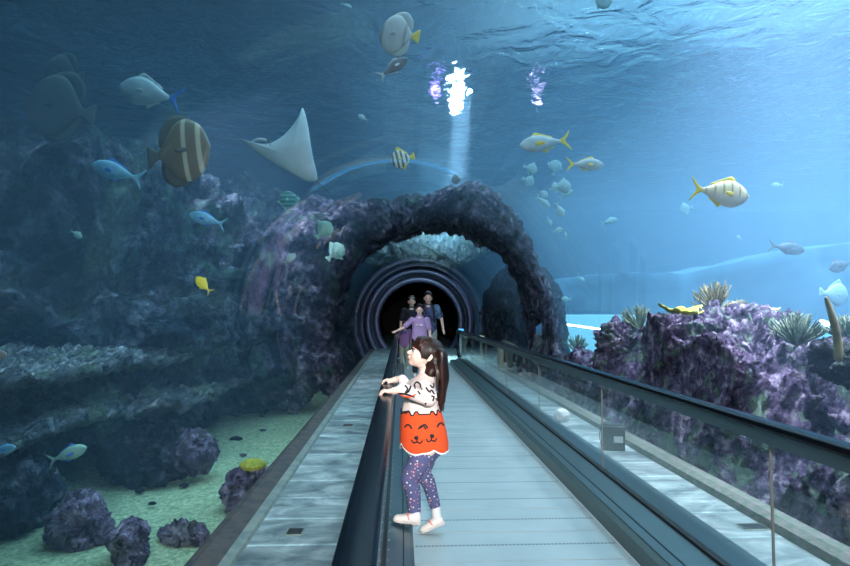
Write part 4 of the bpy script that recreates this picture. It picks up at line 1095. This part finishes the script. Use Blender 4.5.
for k in range(150):                             # fine strands lying on the mass
    t = rnd.random(); dy = -.09 + .18 * t
    a0 = rnd.uniform(-.5, 1.0)
    x_mid = 440.5 + 5.0 * math.sin(PI * t) * rnd.uniform(.6, 1.1); x_end = 439 + rnd.uniform(-4, 5)
    st = H(-.02 - .07 * rnd.random(), -dy * .85, .085 - .04 * rnd.random() - abs(dy) * .5)
    tube(bm, spline([st, H(-.098, -dy * .8, .02), hp(x_mid + 1.5, 366, dy), hp(x_mid + 1.5, 384, dy * .9), hp(x_end, 397 + rnd.uniform(-3, 15), dy * .55)], 4), [.0028 - .0001 * i for i in range(17)], 4)
o = gpart(new_obj('hair_strands', bm, M_hair, girl)); o['kind'] = 'stuff'

# sweater trunk surface
SEC = [  # photo row, centre column, half width along x (m), half depth along y (m)
    (372, 427, .036, .042), (376, 425.5, .055, .080), (381, 423, .072, .104), (389, 421, .088, .112), (400, 420.8, .100, .114), (410, 421, .112, .120), (420, 422, .124, .126), (432, 423.3, .133, .130), (442, 424, .138, .130), (456, 424.6, .140, .128)]
def sect(py):
    for a, b_ in zip(SEC, SEC[1:]):
        if py <= b_[0]: break
    t = max(0, min(1, (py - a[0]) / (b_[0] - a[0])))
    return [a[i] + (b_[i] - a[i]) * t for i in range(4)]
def surf(u_, py, off=0.):
    _, cx, ax, ay = sect(py); c = g(cx, py)
    return V((c.x - math.cos(u_) * (ax + off), c.y - math.sin(u_) * (ay + off), c.z))
def hem(u_):      # scalloped hem: photo row at angle u_ (0 front, 90 camera side)
    d = math.degrees(u_) % 360
    return 441 + 8 * abs(math.sin(R(d * 2.0 - 42)))**1.0 + (4.0 if 84 < d < 150 else 0) * math.sin(R((d - 84) * 180 / 66))
def topline(u_):  # upper edge of the orange knit with ear bumps
    d = math.degrees(u_) % 360
    k = ((d + 10) % 72) / 72
    ear = max(math.exp(-((k - .17) / .085)**4), math.exp(-((k - .83) / .085)**4))
    return 412.4 - 2.8 * ear - 1.8 * math.sin(PI * k)**.5
def band(bm, top, bot, off0, off1, n=144, m=22):
    """double-walled sleeve of cloth between two edge curves"""
    for o_ in (off0, off1):
        rows = []
        for j in range(m + 1):
            rows.append([bm.verts.new(surf(2 * PI * i / n, top(2 * PI * i / n) + (bot(2 * PI * i / n) - top(2 * PI * i / n)) * j / m, o_)) for i in range(n)])
        if o_ == off0: R0 = rows
        else: R1 = rows
        for a, b_ in zip(rows, rows[1:]):
            for i in range(n): bm.faces.new((a[i], a[(i + 1) % n], b_[(i + 1) % n], b_[i]))
    for ra, rb in ((R0[0], R1[0]), (R0[-1], R1[-1])):
        for i in range(n): bm.faces.new((ra[i], ra[(i + 1) % n], rb[(i + 1) % n], rb[i]))
    bmesh.ops.recalc_face_normals(bm, faces=bm.faces[:])
bm = bmesh.new()   # solid upper trunk plus sleeves
n_ = 72; rows = []
for py in [372, 374, 376, 379, 382, 386, 391, 397, 404, 410, 416, 422, 428]:
    rows.append([bm.verts.new(surf(2 * PI * i / n_, py)) for i in range(n_)])
for a, b_ in zip(rows, rows[1:]):
    for i in range(n_): bm.faces.new((a[i], a[(i + 1) % n_], b_[(i + 1) % n_], b_[i]))
bm.faces.new(rows[0][::-1]); bm.faces.new(rows[-1])
bmesh.ops.recalc_face_normals(bm, faces=bm.faces[:])
cu1 = w1 + (EL1 - w1).normalized() * .012; cu2 = w2 + (EL2 - w2).normalized() * .012
tube(bm, spline([SH1 + V((0, .02, .0)), SH1.lerp(EL1, .55) + V((.006, -.006, 0)), EL1, EL1.lerp(cu1, .5) + V((0, 0, -.004)), cu1], 6), [.047 - .014 * (i / 24) for i in range(25)], 20)
tube(bm, spline([SH2 + V((0, -.02, .0)), SH2.lerp(EL2, .55), EL2, EL2.lerp(cu2, .5), cu2], 6), [.046 - .014 * (i / 24) for i in range(25)], 20)
for v in bm.verts: v.co += V((noise.noise(v.co * 22), noise.noise(v.co * 22 + V((5, 0, 0))), noise.noise(v.co * 22 + V((0, 9, 0))))) * .0035
sweater = gpart(fused('sweater', bm, M_sweat, girl, .0048, 3))
bm = bmesh.new(); tube(bm, [nb + V((-.004, 0, .012)), nb + V((-.002, 0, .026))], [.047, .043], 24); gpart(new_obj('collar', bm, M_sweat, girl))
# orange band with bear faces, white scalloped border
bm = bmesh.new(); band(bm, topline, hem, .0042, .001); orange = gpart(new_obj('orange_bear_panel', bm, M_orange, girl)); orange['label'] = 'orange lower half with smiling bear faces'
bm = bmesh.new(); band(bm, lambda a: hem(a) - .25, lambda a: hem(a) + 1.5, .0050, .0006, m=3); gpart(new_obj('hem_trim', bm, M_whitetrim, girl))
bm = bmesh.new()
def closed_line(bm, fn, r=.0028, n=240, off=.004):
    pts = [surf(2 * PI * i / n, fn(2 * PI * i / n), off) for i in range(n + 1)]
    tube(bm, pts, r, 6)
closed_line(bm, topline, .0042)
from mathutils.bvhtree import BVHTree
def bvh(o):
    b2 = bmesh.new(); b2.from_mesh(o.data); t = BVHTree.FromBMesh(b2); b2.free(); return t
T_or, T_sw = bvh(orange), bvh(sweater)
def onto(px, py, trees, off=.003):
    """drop a drawn point onto the camera-facing cloth, in depth direction"""
    best = None
    for t in trees:
        p0 = g(px, py, -.4); h = t.ray_cast(p0, V((0, 1, 0)))
        if h[0] is not None and (best is None or h[0].y < best.y): best = h[0]
    return None if best is None else best + V((0, -off, 0))
def stroke(bm, pts, r=.0038, trees=None, n=5):
    trees = trees or (T_or, T_sw)
    q = [onto(p.x, p.y, trees) for p in spline([V((a, b_, 0)) for a, b_ in pts], n)]
    q = [p for p in q if p is not None]
    if len(q) > 1: tube(bm, q, r, 6)
def dot(bm, px, py, rx, ry):
    p = onto(px, py, (T_or, T_sw), 0)
    if p is not None: ell(bm, p, (rx, .003, ry), None, 2)
# two bear faces seen from this side, one more half round the front
for (ex1, ex2, ey, nx_, ny_) in [(408, 421.5, 424, 416.3, 433), (423.5, 439.5, 423, 430.3, 431.5)]:
    for ex in (ex1, ex2): stroke(bm, [(ex - 3.2, ey), (ex - 1.2, ey - 2.4), (ex + 1.2, ey - 2.4), (ex + 3.2, ey + .2)], .0050)
    dot(bm, nx_, ny_, .0175, .0125)
    stroke(bm, [(nx_, ny_), (nx_, ny_ + 4.0)], .004)
    stroke(bm, [(nx_ - 5, ny_ + 2.8), (nx_ - 3, ny_ + 5), (nx_, ny_ + 3.8), (nx_ + 3, ny_ + 5), (nx_ + 5, ny_ + 2.6)], .0044)
# outline drawings of bears on the pale top and sleeve
for pts in [[(405, 380), (407, 383), (405, 386), (408, 385), (410, 381)], [(414, 383), (416, 380.5), (419, 381), (420, 384)], [(417, 386), (418.5, 388)], [(425, 384), (427.5, 387), (430, 386), (432, 389)], [(429, 382), (431, 384), (433, 382.5)],
            [(434, 394), (437, 396), (440, 393.5)], [(435, 397.5), (437, 399.2), (439.5, 398)], [(401, 413), (404, 410), (408, 409)], [(396, 388), (402, 387), (408, 388.5), (413, 390.5)], [(397, 393), (403, 391.5), (408, 391)],
            [(430, 391), (432, 392), (431, 395)], [(404, 377), (407, 379), (411, 378)]]:
    stroke(bm, pts, .0052)
for d_ in [(437, 395.5, .011, .008), (424, 397.5, .006, .009), (421, 385.5, .005, .006), (428.5, 388, .005, .004), (432.5, 389.3, .006, .004)]: dot(bm, *d_)
o = gpart(new_obj('black_knit_drawing', bm, M_blackyarn, girl)); o['label'] = 'black knitted lines drawing bear outlines and faces'
bm = bmesh.new(); stroke(bm, [(397.5, 386.5), (402, 389), (408, 390.5), (414, 388.5)], .0048); gpart(new_obj('orange_stripe', bm, M_orange, girl))

# leggings
bm = bmesh.new()
tube(bm, spline([HP1 + V((0, .02, .02)), HP1.lerp(KN1, .5) + V((.004, 0, 0)), KN1, KN1.lerp(AN1, .35) + V((.008, 0, 0)), AN1 + V((0, 0, -.012))], 6), [.079, .078, .076, .074, .071, .068, .066, .063, .060, .057, .054, .051, .0495, .049, .0485, .048, .047, .046, .0445, .043, .041, .039, .037, .0355, .034], 24)
tube(bm, spline([HP2 + V((0, -.02, .02)), HP2.lerp(KN2, .5), KN2, KN2.lerp(AN2, .4) + V((.006, 0, 0)), AN2 + V((.006, 0, -.050))], 6), [.079, .078, .076, .074, .070, .067, .064, .060, .057, .054, .051, .049, .048, .0475, .047, .0465, .046, .045, .043, .041, .039, .037, .036, .035, .034], 24)
ell(bm, g(427, 444.5), (.097, .114, .097), None, 4)
gpart(fused('leggings', bm, M_legg, girl, .005, 2))
# shoes
def shoe(toe, heel, ankle):
    toe, heel = V(toe), V(heel); d = (toe - heel); L_ = d.length; d.normalize(); a = V((0, 1, 0)); n = a.cross(d)
    if n.z < 0: n = -n
    def P(t, w, h): return heel + d * (L_ * t) + a * w + n * h
    root_parts = []
    # sole: outline slab
    pts = smooth_poly([(0, .0), (.04, .024), (.35, .026), (.7, .034), (.93, .026), (1.0, 0), (.93, -.028), (.7, -.034), (.35, -.026), (.04, -.024)], 5)
    bm = bmesh.new(); pillow(bm, pts, .014, lambda x, y, h: P(x, y, .007 + h), 4, c=(.5, 0), edge=.75); so = gpart(new_obj('shoe', bm, M_sole, girl))
    bm = bmesh.new(); rows = []
    for i in range(15):
        t = .015 + .97 * i / 14
        hh = .052 if t < .3 else .052 - .026 * min(1, (t - .3) / .45)
        hh *= math.sqrt(max(.05, 1 - max(0, (t - .8) / .2)**2 * .95)); hh *= math.sqrt(max(.3, min(1, t / .08)))
        ww = (.024 + .011 * math.sin(PI * min(1, t * 1.05))) * math.sqrt(max(.08, 1 - max(0, (t - .78) / .22)**2 * .9)) * math.sqrt(max(.3, min(1, t / .1)))
        rows.append([bm.verts.new(P(t, ww * math.copysign(abs(math.cos(R(180 * k / 12)))**.7, math.cos(R(180 * k / 12))), .010 + hh * math.sin(R(180 * k / 12))**.75)) for k in range(13)])
    for r0, r1 in zip(rows, rows[1:]):
        for k in range(12): bm.faces.new((r0[k], r0[k + 1], r1[k + 1], r1[k]))
        bm.faces.new((r0[12], r0[0], r1[0], r1[12]))
    bm.faces.new(rows[0]); bm.faces.new(rows[-1][::-1]); bmesh.ops.recalc_face_normals(bm, faces=bm.faces[:])
    up = new_obj('upper', bm, M_shoe, so); 
    bm = bmesh.new(); tube(bm, [P(.22, 0, .045), V(ankle)], [.029, .028], 16); sk = new_obj('sock', bm, M_sock, so)
    bm = bmesh.new(); tube(bm, spline([P(.46, -.031, .030), P(.52, -.02, .047), P(.54, 0, .050), P(.52, .02, .047), P(.46, .031, .03)], 4), .005, 8); st = new_obj('strap', bm, M_shoedet, so)
    return so, (up, sk, st)
sh = []
zd = .150
t1_ = V((GL + .040, GY - .095, zd)); h1_ = V((.112, GY - .088, zd + .006))
t1_.z = .168; h1_.z = .140
sh.append(shoe(t1_, h1_, AN1 + V((.0, 0, -.005))))
t2_ = V((.118, GY + .145, .006)); h2_ = V((.268, GY + .15, .058))
sh.append(shoe(t2_, h2_, AN2 + V((.003, 0, -.004))))
off = V(girl.location)
for p in GP: p.data.transform(Matrix.Translation(-off))
for so, kids in sh:
    for k in kids: k.data.transform(Matrix.Translation(-off))

# ------------------------------------------------------------------ people further down the walkway
def bystander(px, Y, height, label, top_m, leg_m, hair_m, z0=0., sleeve=True, arm_l=None, arm_r=None, extra=None, face=0., stance=.09, hair_long=False):
    x = at(px, 300, Y).x; k = height / 1.6
    e = empty('person', (x, Y, z0), label, 'person')
    e.rotation_euler = (0, 0, face)
    def v(a, b_, c): return V((a * k, b_ * k, c * k))
    AL = [v(*p) for p in (arm_l or [(-.17, 0, 1.28), (-.24, .02, 1.02), (-.25, -.05, .80)])]
    AR = [v(*p) for p in (arm_r or [(.17, 0, 1.28), (.23, .02, 1.02), (.22, -.06, .80)])]
    bm = bmesh.new()
    ell(bm, v(0, -.005, 1.49), (.075 * k, .09 * k, .105 * k)); ell(bm, v(0, -.035, 1.455), (.055 * k, .06 * k, .075 * k))
    tube(bm, [v(0, -.10, 1.47), v(0, -.108, 1.445)], [.010 * k, .013 * k], 8)
    for q in (-1, 1): ell(bm, v(q * .078, 0, 1.47), (.014 * k, .02 * k, .03 * k), None, 2)
    tube(bm, [v(0, .01, 1.42), v(0, .01, 1.30)], [.05 * k, .055 * k], 12)
    tube(bm, [v(0, 0, 1.28), v(0, 0, 1.1), v(0, 0, .88)], [.085 * k, .09 * k, .09 * k], 16)
    for A_ in (AL, AR):
        tube(bm, A_, [.045 * k, .036 * k, .026 * k], 10)
        d = (A_[-1] - A_[-2]).normalized(); ell(bm, A_[-1] + d * .05 * k, (.03 * k, .022 * k, .03 * k), None, 2)
        for j in range(4):
            s_ = d.orthogonal().normalized(); tube(bm, [A_[-1] + d * .06 * k + s_ * (j - 1.5) * .016 * k, A_[-1] + d * (.13 - .01 * abs(j - 1.4)) * k + s_ * (j - 1.5) * .019 * k], [.0085 * k, .007 * k], 6)
        s_ = d.orthogonal().normalized(); tube(bm, [A_[-1] + d * .03 * k + s_ * .02 * k, A_[-1] + d * .07 * k + s_ * .05 * k], [.010 * k, .008 * k], 6)
    for q in (-1, 1): tube(bm, [v(q * stance, 0, .86), v(q * stance * 1.05, -.02, .46), v(q * stance * 1.1, .0, .08)], [.085 * k, .055 * k, .036 * k], 12)
    fused('body', bm, M_skin, e, .011 * k, 2)
    bm = bmesh.new()
    tube(bm, [v(0, 0, 1.315), v(0, 0, 1.25), v(0, 0, 1.05), v(0, 0, .82)], [.075 * k, .128 * k, .135 * k, .150 * k], 20, True)
    for w_ in bm.verts: w_.co.x *= 1.22; w_.co.y *= .85
    for A_ in (AL, AR): tube(bm, [A_[0] + v(0, 0, .0), A_[0].lerp(A_[1], .75)], [.068 * k, .062 * k], 12)
    fused('shirt', bm, top_m, e, .012 * k, 2)
    bm = bmesh.new(); ell(bm, v(0, 0, .84), (.165 * k, .125 * k, .12 * k))
    for q in (-1, 1): tube(bm, [v(q * stance, 0, .82), v(q * stance * 1.05, -.02, .46), v(q * stance * 1.1, 0, .12)], [.098 * k, .072 * k, .062 * k], 12)
    fused('trousers', bm, leg_m, e, .012 * k, 1)
    bm = bmesh.new(); ell(bm, v(0, .02, 1.525), (.092 * k, .102 * k, .104 * k), None, 4)
    for w_ in list(bm.verts):
        if w_.co.z < 1.50 * k and w_.co.y < -.02 * k: w_.co.y = -.02 * k + (w_.co.y + .02 * k) * .1
    if hair_long: tube(bm, [v(0, .06, 1.50), v(0, .09, 1.36), v(0, .10, 1.22)], [.085 * k, .08 * k, .05 * k], 12)
    fused('hair', bm, hair_m, e, .010 * k, 1)
    for q in (-1, 1):
        bm = bmesh.new(); tube(bm, [v(q * stance * 1.1, .03, .045), v(q * stance * 1.15, -.15, .035)], [.042 * k, .034 * k], 10)
        for w_ in bm.verts: w_.co.z = max(w_.co.z, .002)
        new_obj('shoe', bm, M_shoe, e)
        bm = bmesh.new(); ell(bm, v(q * .032, -.088, 1.475), (.010 * k, .006 * k, .006 * k), None, 2); new_obj('eye', bm, M_blackyarn, e)
    bm = bmesh.new(); ell(bm, v(0, -.098, 1.41), (.018 * k, .007 * k, .006 * k), None, 2); new_obj('lips', bm, M_lips, e)
    if extra: extra(e, v, k)
    return e
M_lilac = mat('lilac_shirt', (.42, .27, .50), .8); M_darkcloth = mat('dark_cloth', (.012, .014, .025), .8); M_khaki = mat('pale_shorts', (.34, .38, .32), .8)
M_navy = mat('navy_print', (.03, .04, .10), .8, c2=(.10, .14, .30), noise_scale=9); M_bluearm = mat('blue_sleeve', (.15, .32, .50), .8, c2=(.04, .08, .2), noise_scale=12)
M_pinkviolet = mat('violet_cloth', (.28, .14, .34), .8)
def print_(e, v, k):
    bm = bmesh.new()
    for j, (x_, w_) in enumerate([(-.075, .016), (-.045, .02), (-.015, .015), (.012, .02), (.042, .018), (.07, .015)]):
        box(bm, (x_ - w_ / 2) * k, (x_ + w_ / 2) * k, -.147 * k, -.128 * k, (1.13 + .004 * (j % 2)) * k, (1.165 - .004 * (j % 3)) * k)
    new_obj('chest_print', bm, M_whitetrim, e, False)
bystander(419.5, 12.0, 1.50, 'child in a lilac T-shirt with white chest print, one arm stretched to the left rail', M_lilac, M_darkcloth, M_hair, 0.005,
          arm_l=[(-.17, 0, 1.26), (-.36, -.01, 1.08), (-.50, -.04, 1.02)], arm_r=[(.17, 0, 1.26), (.23, .02, 1.02), (.24, -.06, .82)], extra=print_)
def pack(e, v, k):
    for q in (-1, 1):
        bm = bmesh.new(); tube(bm, spline([v(q * .10, -.02, 1.33), v(q * .11, -.13, 1.2), v(q * .12, -.13, 1.0)], 4), .018 * k, 8); new_obj('shoulder_strap', bm, M_darkcloth, e)
    bm = bmesh.new(); tube(bm, [v(.17, 0, 1.28), v(.215, .01, 1.12)], [.075 * k, .07 * k], 12); new_obj('printed_sleeve', bm, M_bluearm, e)
bystander(428, 12.9, 1.80, 'adult in dark clothes and blue printed sleeve walking right behind the lilac child', M_navy, M_khaki, M_hair, 0.005, arm_r=[(.17, 0, 1.28), (.27, .02, 1.08), (.30, -.10, .86)], extra=pack, hair_long=True)
bystander(404.5, 13.6, 1.12, 'small dim child in violet top standing left of the lilac child', M_pinkviolet, M_khaki, M_hair, 0.005)
def cap(e, v, k):
    bm = bmesh.new(); pillow(bm, smooth_poly([(-.07, 0), (-.06, -.1), (0, -.13), (.06, -.1), (.07, 0)], 4), .012, lambda x, y, h: v(x, y - .05, 1.56 + h), 3); new_obj('cap_brim', bm, M_whitetrim, e)
bystander(411.5, 14.3, 1.74, 'dim tall adult in pale cap at the back of the group', M_darkcloth, M_darkcloth, M_hair, 0.005, extra=cap)  # near-black cloth colour carries the dimness at the back of the group
